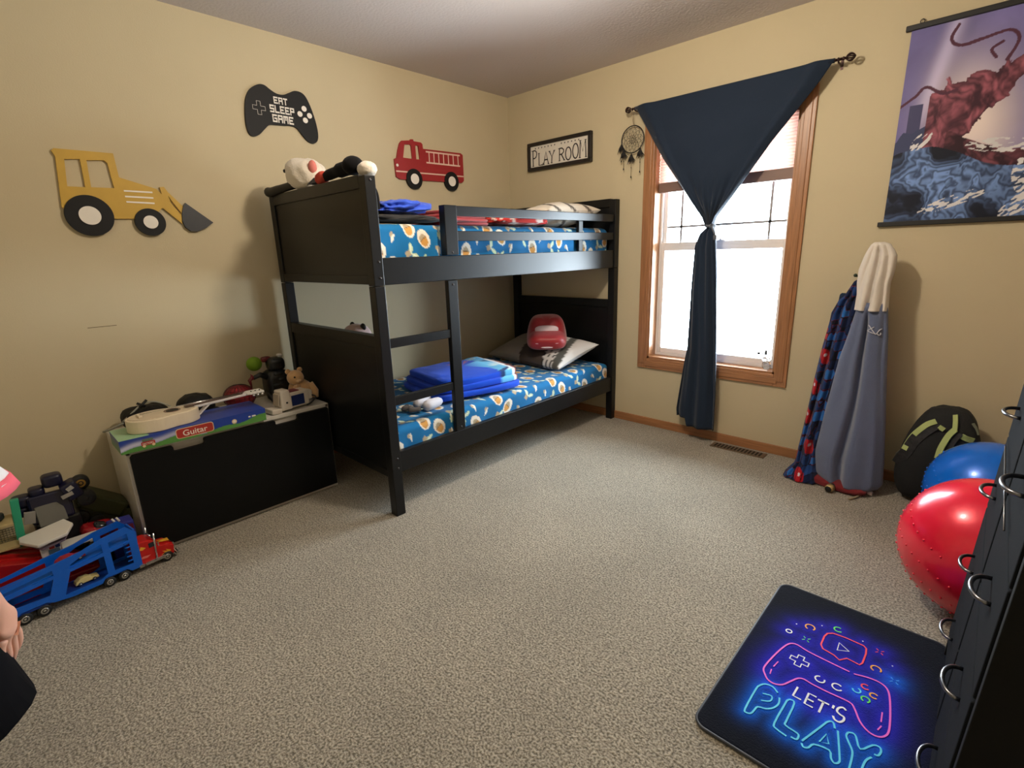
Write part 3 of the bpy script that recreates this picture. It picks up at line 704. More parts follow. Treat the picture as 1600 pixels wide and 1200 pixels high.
for i in range(3):
    def wv(A, i=i):
        x, y, z = A[:, 0], A[:, 1], A[:, 2]
        w_ = (fbm(x*2.2+i*3, y*2.6+1, 30+i, 4)-.47)
        return np.stack([x*(1+.03*np.sin(y*5+i)), y, z+w_*1.0*(1 if i == 2 else .5)+.25*np.sin(x*2.0+i)*(i == 2)], 1)
    MB().soft((.69-.008*i, -1.22+.012*i, .470+i*.036), (.52-.015*i, .62-.03*i, .040+.004*i), (R_(0), R_(0), bl_rot+.03*i), e=.30, n=140, m=30, fn=wv).build('blanket_fold', PAINTED, lb, paint=blanket_paint)
def pillow(c, sz, rot, mat_, name, seed=1, paint=None, n=60, puff=1.):
    M = Euler(rot).to_matrix(); c = Vector(c); m = MB()
    for sgn in (1, -1):
        def fn(U, V, sgn=sgn):
            u = U*2-1; v = V*2-1
            th = (np.clip(1-np.abs(u)**2.6, 0, 1)*np.clip(1-np.abs(v)**2.6, 0, 1))**.5
            wr = (fbm(U*5+seed, V*5, seed, 4)-.47)*.30*th
            pinch = 1-.07*(1-np.abs(v)**2)*np.abs(u)**3; pin2 = 1-.07*(1-np.abs(u)**2)*np.abs(v)**3
            X = u*sz[0]/2*pinch; Y = v*sz[1]/2*pin2; Z = sgn*(th+wr)*sz[2]/2*puff
            P = np.stack([X, Y, Z], -1) @ np.array(M).T+np.array(c)
            return P[..., 0], P[..., 1], P[..., 2]
        m.grid(fn, n, n)
    return m
def pil_paint(v):
    n = len(v); C = np.tile(np.array(S(72, 62, 56)), (n, 1)); y = v[:, 1]; x = v[:, 0]
    q = x+.25*(y+.3)
    w_ = q > .70; C[w_] = np.array(S(214, 212, 210))
    k = w_ & (np.abs(np.sin(q*80)) < .28) & (y < -.38) & (q < .80) ; C[k] = np.array(S(30, 28, 28))
    k = (q > .80) & (q < .86); C[k] = np.array(S(84, 84, 80))
    k = q < .46; C[k] = np.array(S(150, 142, 132))
    return C
p1 = tag(pillow((.56, -.30, .525), (.80, .44, .16), (R_(15), R_(0), R_(-6)), None, 'pillow', 5).build('pillow', PAINTED, paint=pil_paint),
   'charcoal and white bed pillow at the head of the lower bunk', 'pillow'); recenter(p1)
# red car shaped cushion
cc = thing('car_cushion', 'glossy red car shaped cushion lying on the charcoal pillow', 'cushion', (.68, -.37, .600), (R_(14), R_(0), R_(40)))
def rc(A):
    x, y, z = A[:, 0], A[:, 1], A[:, 2]
    cab = sstep(-.25, .15, y)*(1-.5*sstep(.7, 1, y))*(z > 0)
    return np.stack([x*(1-.18*np.clip(z, 0, 1)), y, z*(.70+.75*cab)], 1)
CR = mat('red_plush', S(150, 10, 20), .45, sheen=.4)
MB().soft((0, 0, .065), (.29, .36, .17), e=.5, n=64, m=36, fn=rc).build('car_body', CR, cc, world=False)
m = MB()
def arcpatch(m, f, us, vs_, mi=0):
    vv = [f(u, v) for v in vs_ for u in us]; nu = len(us)
    m.add(vv, [(j*nu+i, j*nu+i+1, (j+1)*nu+i+1, (j+1)*nu+i) for j in range(len(vs_)-1) for i in range(nu-1)], mi, True)
WPK = mat('cushion_white', S(215, 195, 200), .5)
MB().soft((0, -.050, .128), (.17, .06, .022), (R_(52), 0, 0), e=.7, n=28, m=12).build('windscreen_patch', WPK, cc, world=False)
for sx_ in (-.07, .07): MB().soft((sx_, -.168, .075), (.045, .02, .012), (R_(10), 0, sx_*3), n=16, m=10).build('headlight_patch', WPK, cc, world=False)
MB().soft((0, -.180, .045), (.085, .014, .012), n=16, m=10).build('bumper_patch', WPK, cc, world=False)
MB().soft((0, -.12, .112), (.06, .05, .010), (R_(25), 0, 0), n=16, m=10).build('bonnet_patch', mat('gold_patch', S(120, 70, 30), .5), cc, world=False)
# rolled white cloth
rw = thing('rolled_socks', 'white cloth roll with grey cuffs on the lower bunk behind the ladder', 'cloth', (.86, -1.60, .445))
def roll(a, b, r, nm):
    pts = [Vector(a).lerp(Vector(b), t) for t in np.linspace(0, 1, 9)]
    m = MB().tube(pts, [r*.6, r*.95, r, r*1.02, r*.98, r*.95, r*.9, r*.8, r*.5], 16, caps=True); return m
SW = mat('white_cotton', S(206, 204, 212), .9, bump=.2, bscale=120)
roll((.83, -1.68, .467), (.80, -1.56, .475), .028, 0).build('cloth_roll', SW, rw)
roll((.90, -1.67, .467), (.885, -1.545, .470), .030, 0).build('cloth_roll', SW, rw)
MB().tube(smoothpts([(.89, -1.69, .457), (.87, -1.74, .460), (.845, -1.72, .463), (.82, -1.75, .458), (.80, -1.71, .46)], 3, False), .014, 8).build('cuff', mat('grey_cuff', S(92, 86, 84), .9), rw)
# plush seen above the lower footboard
def figure_plush(name, label, loc, s, body_m, head_m, ear_m, hs=.11, grp=None, bodyh=.26):
    t = thing(name, label, 'stuffed toy', loc)
    x, y, z = loc
    MB().soft((x, y, z+bodyh/2), (.2*s, .18*s, bodyh), e=.8, amp=.05, seed=2, n=32, m=20).build('plush_body', body_m, t)
    h = MB().soft((x, y, z+bodyh+hs*.78), (hs*2.1, hs*1.9, hs*1.9), e=.9, amp=.03, seed=4, n=32, m=20).build('plush_head', head_m, t)
    for sg_ in (-1, 1): MB().ball((x+sg_*hs*.7, y+.01, z+bodyh+hs*1.55), (hs*.28, hs*.15, hs*.25)).build('ear', ear_m, h)
    return t
pk = figure_plush('plush_toy', 'pale pink plush toy head peeking over the lower footboard', (.36, -1.72, .445), 1, mat('plush_grey', S(120, 112, 118), .95, sheen=.3), mat('plush_pink', S(196, 170, 166), .95, sheen=.3), BLACKM, .085, bodyh=.29)
MB().ball((.36, -1.805, .445+.29+.055), (.02, .012, .014)).build('snout', mat('plush_rose', S(180, 110, 110), .9), pk)
# -- upper bunk
zt = 1.402
def crumple(name, label, cat, c, sz, m_, seed, amp=.28, fr=2.5, e=.7, rot=0, paint=None):
    def lay(A):
        z = A[:, 2].copy(); z[z < 0] *= .5; return np.stack([A[:, 0], A[:, 1], z], 1)
    o = MB().soft(c, sz, (0, 0, rot), e=e, amp=amp, fr=fr, seed=seed, n=90, m=50, fn=lay).build(name, m_, paint=paint)
    return tag(recenter(o), label, cat)
crumple('black_garment', 'black garment lying flat under the blue shirt on the upper bunk', 'clothes', (.86, -1.70, zt+.024), (.24, .42, .050), mat('black_cloth', (.010, .010, .011), .9, sheen=.1), 5, .12, 3)
crumple('blue_shirt', 'crumpled royal blue shirt on the upper bunk behind the panelled end', 'clothes', (.84, -1.70, zt+.074), (.24, .27, .085), mat('blue_cloth', S(36, 78, 200), .85, sheen=.2), 12, .45, 2.6)
# folded red blanket: three stacked folds
rbk = thing('folded_blanket', 'folded glossy red blanket on the upper bunk beside the guard post', 'blanket', (.80, -1.36, zt))
RBM = mat('red_fleece', S(150, 16, 26), .6, sheen=.35)
for i in range(4):
    MB().soft((.80+.01*(i % 2), -1.33, zt+.012+i*.019), (.26, .40-.02*i, .024), (0, 0, .05*i), e=.35, amp=.04, fr=2.5, seed=i, n=70, m=20).build('blanket_fold', RBM, rbk)
def redp(v):
    x, y, z = v[:, 0], v[:, 1], v[:, 2]; C = np.tile(np.array(S(196, 50, 44)), (len(v), 1))
    q = fbm(y*22, (x+z)*22, 8, 3); C[(q > .56)] = np.array(S(232, 214, 206)); C[(q > .50) & (q < .53)] = np.array(S(120, 22, 26)); C[q < .30] = np.array(S(120, 22, 26))
    C[y > -.66] = np.array(S(84, 66, 58)); return C
crumple('throw_blanket', 'red patterned throw with white shapes spread on the upper bunk behind the rails', 'blanket', (.80, -.885, zt+.034), (.34, .50, .085), PAINTED, 21, .12, 2.4, .5, paint=redp)
def crp(v):
    C = np.tile(np.array(S(226, 218, 204)), (len(v), 1)); q = v[:, 1]*.9+v[:, 2]*1.2+.3*v[:, 0]
    C[(np.sin(q*40) > .80)] = np.array(S(96, 88, 80)); return C
p2 = tag(recenter(pillow((.74, -.37, zt+.085), (.42, .58, .15), (R_(2), R_(-8), R_(0)), None, 'pillow', 9).build('pillow', PAINTED, paint=crp)), 'cream pillow with grey stripes at the far head of the upper bunk', 'pillow')
# soft toys balanced on the upper end rail
ytop = -1.93; zr_ = 1.60
wp = thing('plush_bear', 'cream plush bear slumped over the top rail of the near bed end', 'stuffed toy', (.30, ytop, zt))
CRM = mat('cream_plush', S(222, 212, 196), .95, sheen=.5, bump=.5, bscale=120); PNK = mat('pink_felt', S(206, 120, 110), .9)
MB().soft((.33, -1.845, 1.545), (.28, .16, .27), (0, 0, 0), e=.85, amp=.08, fr=3, seed=3, n=44, m=26, fn=lambda A: np.stack([A[:, 0], A[:, 1], A[:, 2]], 1)).build('plush_body', CRM, wp)
hd = MB().soft((.400, -1.925, 1.672), (.25, .18, .150), (0, R_(14), 0), e=.85, amp=.16, fr=3, seed=5, n=40, m=24).build('plush_head', CRM, wp)
MB().ball((.510, -1.945, 1.690), (.022, .02, .035)).build('ear', PNK, hd)
MB().ball((.325, -2.005, 1.692), (.009, .006, .009)).build('eye', BLACKM, hd)
MB().tube(smoothpts([(.36, -1.96, 1.63), (.22, -1.99, 1.618), (.12, -2.0, 1.612), (.07, -2.0, 1.615)], 4, False), [.02]*5+[.022]*4+[.024, .026, .022, .015], 12).build('limb', BLACKM, wp)
mp = thing('plush_doll', 'black and white plush doll with a red collar lying on the near bed end rail', 'stuffed toy', (.78, ytop, zt))
BKP = mat('black_plush', (.006, .006, .007), .95, sheen=.05, spec=.1)
MB().soft((.80, -1.865, 1.505), (.20, .13, .20), e=.8, n=36, m=20).build('plush_body', BKP, mp)
MB().tube(smoothpts([(.62, -1.965, 1.618), (.70, -1.965, 1.632), (.80, -1.96, 1.640), (.88, -1.955, 1.645)], 4, False), [.020]*4+[.024]*4+[.032]*4+[.034], 14).build('arm', BKP, mp)
MB().ball((.905, -1.955, 1.648), (.052, .045, .040)).build('plush_head', BKP, mp)
MB().soft((.985, -1.935, 1.625), (.095, .08, .066), amp=.10, fr=4, seed=2, n=30, m=20).build('white_cap', CRM, mp)
MB().soft((.645, -1.97, 1.626), (.085, .06, .05), (0, R_(-15), 0), e=.8, amp=.05, seed=3, n=24, m=14).build('red_collar', mat('red_felt', S(190, 66, 50), .9), mp)
MB().add([(.545, -2.0, 1.604), (.60, -1.99, 1.608), (.60, -1.93, 1.61), (.545, -1.94, 1.606), (.54, -1.96, 1.64), (.59, -1.95, 1.625)], [(0, 1, 2, 3), (0, 4, 5, 1), (3, 2, 5, 4), (0, 3, 4), (1, 5, 2)]).build('bow', BLACKM, mp)
# ============================================================= TOY CHEST
from mathutils.bvhtree import BVHTree
def bvh(obs):
    vs, fs = [], []
    dg = bpy.context.evaluated_depsgraph_get()
    for o in obs:
        W = WM(o); n = len(vs); vs += [W @ v.co for v in o.data.vertices]; fs += [[i+n for i in p.vertices] for p in o.data.polygons]
    return BVHTree.FromPolygons(vs, fs)
def onto(bv, p, d, lift=.002):
    """slide point p along direction d until it lies on the surface"""
    d = Vector(d).normalized(); h = bv.ray_cast(Vector(p)-d*.6, d)
    return (h[0]-d*lift) if h[0] is not None else None
ch = thing('toy_chest', 'low white toy chest with a black front against the left wall at the bed end', 'toy chest', (.26, -2.46, 0))
cx0, cx1, cy0, cy1, czt = .035, .475, -2.915, -2.004, .488
MB().bb(cx0, cx1, cy0, cy0+.018, 0, czt).bb(cx0, cx1, cy1-.018, cy1, 0, czt).bb(cx0, cx0+.012, cy0+.018, cy1-.018, 0, czt-.02).bb(cx0, cx1-.004, cy0+.018, cy1-.018, .0, .016).build('carcass', WHITE, ch, bevel=.002)
MB().bb(cx0, cx1, cy0-.001, cy1+.001, czt-.018, czt+.001).build('top_board', WHITE, ch, bevel=.002)
MB().bb(cx1-.03, cx1-.012, cy0+.018, cy1-.018, .016, czt-.018).build('inner_front', WHITE, ch)
def rnd_notch(y0, y1, zt_, dp, r=.012):
    q = []
    for k in range(5): t = math.pi/2*k/4; q.append((y0-r+r*math.sin(t), zt_-r+r*math.cos(t)))
    for k in range(5): t = math.pi/2*k/4; q.append((y0+r-r*math.cos(t), zt_-dp+r-r*math.sin(t)))
    for k in range(5): t = math.pi/2*k/4; q.append((y1-r+r*math.sin(t), zt_-dp+r-r*math.cos(t)))
    for k in range(5): t = math.pi/2*k/4; q.append((y1+r-r*math.cos(t), zt_-r+r*math.sin(t)))
    return q
zt_ = .472
ol = [(cy0+.012, .022), (cy0+.012, zt_-.01), (cy0+.022, zt_)]+rnd_notch(-2.745, -2.622, zt_, .028, .010)+rnd_notch(-2.298, -2.183, zt_, .028, .010)+[(cy1-.016, zt_), (cy1-.010, zt_-.008), (cy1-.010, .022)]
plate([ol], .018, ML(cx1+.009), 'front_panel', mat('chest_black', (.003, .0033, .0035), .5, spec=.2), ch)
Z0 = czt+.001
# guitar box
gx0, gx1, gy0, gy1, gz0, gz1 = .300, .505, -2.930, -2.342, Z0, Z0+.060
gb = thing('guitar_box', 'long blue and green toy carton with a red Guitar label on the chest', 'box', ((gx0+gx1)/2, (gy0+gy1)/2, gz0))
def boxpaint(v):
    y = (v[:, 1]-gy0)/(gy1-gy0); z = (v[:, 2]-gz0)/(gz1-gz0); x = v[:, 0]; z = z+(gx1-x)/.06*1.0*(v[:, 2] > gz1-1e-5)
    C = np.tile(np.array(S(34, 62, 150)), (len(v), 1))
    hill = .28+.16*np.sin(y*9-1)+.10*np.sin(y*21)
    w_ = np.exp(-((z-hill-.15)/.20)**2)*(.85-.6*y); C = C+(np.array(S(214, 214, 232))-C)*np.clip(w_, 0, 1)[:, None]*(y < .55)[:, None]
    g_ = z < hill+.10*(y > .55); C[g_] = np.array(S(84, 140, 66))
    topm = v[:, 2] > gz1-1e-5; C[topm & (y < .18)] = np.array(S(150, 190, 150))
    return C
m = MB().grid(lambda U, V: (gx1+0*U, gy0+U*(gy1-gy0), gz0+V*(gz1-gz0)), 190, 26)
m.grid(lambda U, V: (gx1-V*(gx1-gx0), gy0+U*(gy1-gy0), gz1+0*U), 120, 40)
m.bb(gx0, gx1-.0005, gy0, gy1, gz0, gz1-.0005)
m.build('carton', mat('carton_print', (.5, .5, .5), .35, attr=True, spec=.4), gb, paint=boxpaint)
ly, lz = -2.652, gz0+.033
def rrect(c, w_, h, r, n=6):
    q = []
    for sx_, sy_, a0_ in ((1, 1, 0), (-1, 1, 90), (-1, -1, 180), (1, -1, 270)):
        for k in range(n+1): t = R_(a0_+90*k/n); q.append((c[0]+sx_*(w_/2-r)+r*math.cos(t), c[1]+sy_*(h/2-r)+r*math.sin(t)))
    return q
plate([rrect((ly, lz), .152, .046, .012)], .0008, ML(gx1+.0006), 'label_border', mat('cream_print', S(226, 200, 160), .5), gb)
plate([rrect((ly, lz), .146, .040, .010)], .0008, ML(gx1+.0014), 'red_label', mat('label_red', S(168, 44, 36), .5), gb)
text('Guitar', .027, frame((gx1+.0024, ly, lz-.001), (0, 1, 0), (0, 0, 1)), 'lettering', mat('print_white', S(236, 228, 214), .5), gb, w=.098, bold=.012)
plate([rrect((-2.832, gz0+.026), .050, .017, .004)], .0006, ML(gx1+.0008), 'logo_wagon', mat('label_red', None), gb)
plate([rrect((-2.832, gz0+.041), .040, .011, .005)], .0006, ML(gx1+.0008), 'logo_roof', mat('logo_green', S(90, 110, 90), .5), gb)
for yy in (-2.848, -2.814): plate([circ((yy, gz0+.016), .006, 16)], .0006, ML(gx1+.0016), 'logo_wheel', mat('cream_print', None), gb)
text('FACTORY', .008, frame((gx1+.0022, -2.832, gz0+.026), (0, 1, 0), (0, 0, 1)), 'lettering', MATS['print_white'], gb, w=.040, bold=.01)
plate([circ((-2.487, gz0+.030), .011, 20)], .0006, ML(gx1+.0008), 'picture_spot', mat('cream_print', None), gb)
plate([circ((-2.487, gz0+.030), .006, 16)], .0006, ML(gx1+.0014), 'picture_spot', MATS['print_white'], gb)
for yy, w_ in ((-2.418, .010), (-2.398, .018)): plate([rrect((yy, gz0+.036), w_, .007, .002)], .0006, ML(gx1+.0008), 'picture_spot', MATS['print_white'], gb)
# toy guitar on the box
gt = thing('toy_guitar', 'small cream toy guitar lying on top of its long carton', 'toy guitar', (.39, -2.70, gz1))
CREAM = mat('cream_lacquer', S(226, 212, 186), .35)
gz = gz1+.001
def gbody(s=1., n=64):
    q = []
    for k in range(n):
        t = 2*math.pi*k/n; c_ = math.cos(t); rr_ = .085*(1-.10*c_-.0)*(1-.17*math.exp(-((abs(t-math.pi)-math.pi*.58)/.30)**2))
        q.append((.385+rr_*math.sin(t)*s*1.02, -2.742+(.140*c_)*s))
    return q
m = MB().prism([(x, y, gz) for x, y in gbody()], (0, 0, .058)); m.build('guitar_body', CREAM, gt, bevel=.004)
m = MB().prism([(x, y, gz+.058) for x, y in gbody(.93)], (0, 0, .003)).build('top_plate', mat('cream_top', S(214, 198, 172), .35), gt)
MB().add([(.385+.026*math.cos(t), -2.705+.026*math.sin(t), gz+.0618) for t in np.linspace(0, 2*math.pi, 28)[:-1]], [tuple(range(27))]).build('sound_hole', BLACKM, gt)
MB().tube([(.385+.031*math.cos(t), -2.705+.031*math.sin(t), gz+.0615) for t in np.linspace(0, 2*math.pi, 32)[:-1]], .0018, 6, closed=True).build('rosette', mat('rosette_brown', S(110, 80, 66), .5), gt)
MB().box((.385, -2.828, gz+.066), (.050, .014, .010)).build('bridge', CREAM, gt, bevel=.002)
MB().box((.385, -2.50, gz+.062), (.030, .24, .012), (R_(2), 0, 0)).build('neck', mat('neck_cream', S(210, 205, 205), .4), gt, bevel=.003)
MB().prism([(.385+a_, b_, c_) for a_, b_, c_ in ((-.017, -2.62, gz+.002), (.017, -2.62, gz+.002))]+[(.385+.014, -2.55, gz+.058), (.385-.014, -2.55, gz+.058)], (0, -.01, .0)).build('neck_heel', MATS['neck_cream'], gt)
MB().box((.385, -2.530, gz+.0705), (.026, .25, .005), (R_(2), 0, 0)).build('fingerboard', mat('finger_brown', S(84, 66, 58), .5), gt)
hd = MB().prism([(.364, -2.39, gz+.064), (.352, -2.375, gz+.064), (.352, -2.31, gz+.064), (.418, -2.31, gz+.064), (.418, -2.375, gz+.064), (.406, -2.39, gz+.064)], (0, 0, .010)).build('headstock', WPL, gt, bevel=.002)
for yy in (-2.325, -2.345, -2.365):
    MB().cyl((.418, yy, gz+.068), (.428, yy, gz+.064), .002, n=8).ball((.432, yy, gz+.062), (.006, .0075, .005), n=12, m=8).build('tuning_peg', SILV, gt)
    MB().cyl((.395, yy, gz+.073), (.395, yy, gz+.079), .003, n=8).build('string_post', DKMET, gt)
for i in range(4): MB().cyl((.375+i*.0065, -2.826, gz+.0715), (.377+i*.005, -2.40, gz+.0775), .0006, n=4).build('string', SILV, gt)
gt.location.x += .026
# black netted caps and helmets behind
bgm = mat('black_nylon', (.005, .005, .006), .55, spec=.25)
vb = thing('toy_bag', 'small black mesh bag with grey straps behind the cream guitar body', 'bag', (.15, -2.765, Z0))
MB().soft((.15, -2.765, Z0+.045), (.17, .19, .13), e=.7, amp=.12, fr=3, seed=3, n=50, m=26, fn=lambda A: np.stack([A[:, 0], A[:, 1], np.where(A[:, 2] < 0, A[:, 2]*.65, A[:, 2])], 1)).build('bag_body', bgm, vb)
STG = mat('strap_grey', S(150, 150, 138), .7)
MB().tube(smoothpts([(.19, -2.862, Z0+.06), (.20, -2.81, Z0+.105), (.19, -2.77, Z0+.128), (.19, -2.72, Z0+.125), (.19, -2.665, Z0+.09)], 4, False), .004, 6).build('strap', STG, vb)
MB().cyl((.19, -2.795, Z0+.135), (.20, -2.765, Z0+.115), .006).cyl((.20, -2.790, Z0+.115), (.19, -2.755, Z0+.142), .006).build('buckle', BLACKM, vb)
MB().tube(smoothpts([(.10, -2.93, Z0+.01), (.15, -2.90, Z0+.03), (.19, -2.86, Z0+.055)], 4, False), .005, 6).build('strap', STG, vb)
cp = thing('cap', 'round black cap behind the neck of the toy guitar', 'cap', (.15, -2.55, Z0))
MB().soft((.15, -2.55, Z0+.055), (.17, .17, .13), e=.85, amp=.09, fr=3, seed=9, n=50, m=26, fn=lambda A: np.stack([A[:, 0], A[:, 1], np.where(A[:, 2] < 0, A[:, 2]*.8, A[:, 2])], 1)).build('cap_crown', bgm, cp)
MB().soft((.235, -2.52, Z0+.035), (.09, .13, .014), (0, R_(18), .2), n=30, m=12).build('cap_brim', bgm, cp)
nb = thing('netted_ball', 'dark red ball in a black net behind the guitar headstock', 'ball', (.17, -2.345, Z0))
MB().ball((.17, -2.345, Z0+.062), (.078, .078, .066), n=32, m=20).build('ball_skin', mat('dark_red_ball', S(120, 12, 26), .4), nb)
m = MB()
for i in range(10):
    a = i*math.pi/10; m.tube([(.17+.0795*math.cos(t)*math.cos(a), -2.345+.0795*math.cos(t)*math.sin(a), Z0+.062+.067*math.sin(t)) for t in np.linspace(0, 2*math.pi, 30)[:-1]], .0009, 4, closed=True)
for zz in (-.6, -.3, 0, .3, .6, .85):
    r_ = .0795*math.sqrt(1-zz*zz); m.tube([(.17+r_*math.cos(t), -2.345+r_*math.sin(t), Z0+.062+.067*zz) for t in np.linspace(0, 2*math.pi, 26)[:-1]], .0009, 4, closed=True)
m.build('net', BLACKM, nb)
# black dragon-like figure, green ball, beige bear, projector
bf = thing('toy_robot', 'tall jointed black toy figure with a dark red claw at the back of the chest', 'toy figure', (.15, -2.15, Z0))
BPL = mat('black_plastic', (.010, .011, .013), .3)
MB().soft((.17, -2.145, Z0+.095), (.13, .12, .16), e=.5, amp=.06, seed=2, n=32, m=20).build('torso', BPL, bf)
MB().soft((.17, -2.135, Z0+.205), (.09, .09, .075), e=.6, amp=.08, seed=4, n=28, m=18).build('head', BPL, bf)
MB().tube([(.19, -2.19, Z0+.14), (.20, -2.235, Z0+.165), (.21, -2.275, Z0+.155)], [.020, .014, .011], 10).build('arm', BPL, bf)
MB().tube([(.21, -2.275, Z0+.16), (.21, -2.295, Z0+.145), (.215, -2.290, Z0+.105)], [.012, .010, .003], 8).tube([(.21, -2.275, Z0+.16), (.21, -2.285, Z0+.18)], [.008, .002], 8).build('claw', mat('claw_red', S(96, 16, 22), .4), bf)
MB().tube([(.19, -2.12, Z0+.15), (.21, -2.07, Z0+.14), (.22, -2.05, Z0+.09)], [.022, .016, .010], 10).build('arm', BPL, bf)
for yy in (-2.18, -2.11): MB().tube([(.17, yy, Z0+.05), (.20, yy-.01, Z0+.03), (.25, yy-.01, Z0+.012)], [.03, .022, .014], 10).build('leg', BPL, bf)
for yy, zz in ((-2.16, .10), (-2.13, .13), (-2.15, .16)): MB().soft((.235, yy, Z0+zz), (.02, .05, .014), e=.5, n=20, m=12).build('armour_plate', mat('plate_grey', (.04, .045, .05), .3, metal=.6), bf)
MB().soft((.15, -2.175, Z0+.235), (.03, .05, .03), e=.5, n=20, m=12).build('horn', mat('claw_red', None), bf)
MB().soft((.15, -2.10, Z0+.245), (.03, .03, .02), e=.7, n=20, m=12).build('crest', WPL, bf)
gn = tag(recenter(MB().ball((.10, -2.222, Z0+.210), .040, n=32, m=20).build('foam_ball', mat('lime_green', S(112, 150, 22), .7))), 'small lime green ball wedged between the wall and the black toy figure', 'ball')
br = thing('teddy_bear', 'beige teddy bear lying behind the white toy projector on the chest', 'stuffed toy', (.30, -2.06, Z0))
BGE = mat('beige_plush', S(206, 164, 116), .95, sheen=.5, bump=.6, bscale=150)
MB().soft((.29, -2.065, Z0+.060), (.15, .115, .12), (R_(-12), 0, 0), e=.9, amp=.05, seed=6, n=40, m=24).build('bear_body', BGE, br)
bh = MB().soft((.305, -2.090, Z0+.135), (.10, .085, .085), e=.95, amp=.04, seed=7, n=34, m=20).build('bear_head', BGE, br)
for yy in (-2.120, -2.055): MB().ball((.29, yy, Z0+.172), (.010, .015, .015)).build('ear', BGE, bh)
MB().ball((.350, -2.112, Z0+.148), (.005, .005, .005)).build('eye', BLACKM, bh)
MB().ball((.350, -2.093, Z0+.125), (.012, .014, .011)).build('muzzle', mat('bear_muzzle', S(222, 186, 146), .95), bh)
MB().tube([(.33, -2.03, Z0+.09), (.355, -2.012, Z0+.05), (.37, -2.02, Z0+.02)], [.024, .020, .016], 12).build('bear_leg', BGE, br)
MB().tube([(.33, -2.09, Z0+.09), (.355, -2.13, Z0+.06), (.36, -2.14, Z0+.03)], [.022, .018, .014], 12).build('bear_arm', BGE, br)
pj = thing('toy_projector', 'boxy white toy cassette machine with maroon top and navy side on the chest', 'toy', (.42, -2.19, Z0), (0, 0, R_(6)))
M_ = mat('warm_white_plastic', S(206, 196, 182), .35)
def jl(m, n_, mt, bv=0): return m.build(n_, mt, pj, world=False, bevel=bv, seg=3)
jl(MB().box((0, -.030, .062), (.085, .060, .105), (R_(0), 0, 0), taper=.82), 'front_housing', M_, .008)
jl(MB().box((0, .045, .055), (.080, .100, .082)), 'rear_housing', M_, .006)
jl(MB().box((0, -.085, .014), (.080, .055, .026), (R_(-4), 0, 0)), 'tray', M_, .006)
jl(MB().box((0, -.064, .068), (.055, .006, .062), (R_(-8), 0, 0)), 'speaker_grille', mat('grille_beige', S(176, 162, 142), .6), .004)
jl(MB().box((0, .025, .0975), (.055, .052, .004)), 'top_panel', mat('maroon_panel', S(112, 20, 52), .4), .001)
jl(MB().box((.0405, .032, .052), (.004, .070, .055)), 'side_panel', mat('navy_panel', S(24, 40, 92), .4), .001)
jl(MB().box((0, .105, .060), (.060, .035, .05)), 'back_cap', M_, .006)
jl(MB().cyl((.0405, -.030, .05), (.044, -.030, .05), .005, n=12), 'screw', DKMET)
jl(MB().tube(smoothpts([(.03, .118, .055), (.046, .13, .045), (.046, .10, .02), (.043, .075, .012)], 4, False), .004, 8), 'strap', BLACKM)

# ============================================================= TOYS ON THE FLOOR, LEFT
def wheel(m, c, r, w_, ax=(0, 1, 0), mi=0, mi2=1, n=26):
    a = Vector(ax).normalized(); c = Vector(c); M3 = a.to_track_quat('Z', 'Y').to_matrix()
    m.lathe([(r*.5, -w_/2), (r*.9, -w_/2), (r, -w_*.35), (r, w_*.35), (r*.9, w_/2), (r*.5, w_/2)], c, M3, n, mi)
    m.lathe([(r*.55, w_*.45), (r*.55, w_*.54), (r*.45, w_*.54), (r*.2, w_*.46), (r*.16, w_*.56), (.0001, w_*.56)], c, M3, n, mi2)
    return m
ca_ang = math.atan2(-.50, .075)
car = thing('carrier_truck', 'blue double-deck toy car carrier pulled by a red toy lorry on the carpet', 'toy truck', (.598, -2.838, 0), (0, 0, ca_ang))
def tl(m, n_, mt, bv=0, parent=None): return m.build(n_, mt, parent or car, world=False, bevel=bv) if parent is None else m.build(n_, mt, parent, world=False, bevel=bv)
# local: +x to the tail, +y to the viewer, width y -.095..0
RT = mat('truck_red', S(190, 24, 22), .28)
BLT = mat('truck_blue', S(10, 92, 196), .3)
BLD = mat('truck_blue_dark', S(8, 50, 130), .4)
cabp = MB().prism([(-.0, -.088, .022), (-.004, -.088, .062), (.012, -.088, .078), (.058, -.088, .086), (.062, -.088, .118), (.082, -.088, .128), (.132, -.088, .135), (.140, -.088, .125), (.140, -.088, .028), (.052, -.088, .024)], (0, .082, 0))
cab_ = tl(cabp, 'cab', RT, .005)
tl(MB().box((-.006, -.047, .048), (.006, .05, .04)), 'grille', SILV, .001)
tl(MB().box((-.010, -.047, .022), (.012, .088, .014)), 'bumper', SILV, .003)
tl(MB().box((.0605, -.047, .103), (.005, .066, .024), (0, R_(-8), 0)), 'windscreen', mat('toy_glass', (.02, .025, .03), .1), .001)
tl(MB().box((.076, -.0055, .103), (.022, .002, .020)), 'side_window', mat('toy_glass', None), 0)
for yy in (-.004, -.090):
    tl(MB().cyl((.068, yy, .035), (.062, yy, .150), .0038, n=10), 'exhaust_stack', SILV)
    tl(MB().box((.056, yy+(.008 if yy > -.05 else -.008), .100), (.004, .010, .016)), 'mirror', SILV, .001)
tl(MB().tube([(.070, -.060, .135), (.070, -.030, .135)], .004, 8).ball((.070, -.026, .136), .006, n=10, m=8), 'air_horn', SILV)
tl(MB().box((.075, -.003, .030), (.075, .012, .014)).box((.125, -.003, .030), (.02, .012, .014)), 'side_tank', SILV, .003)
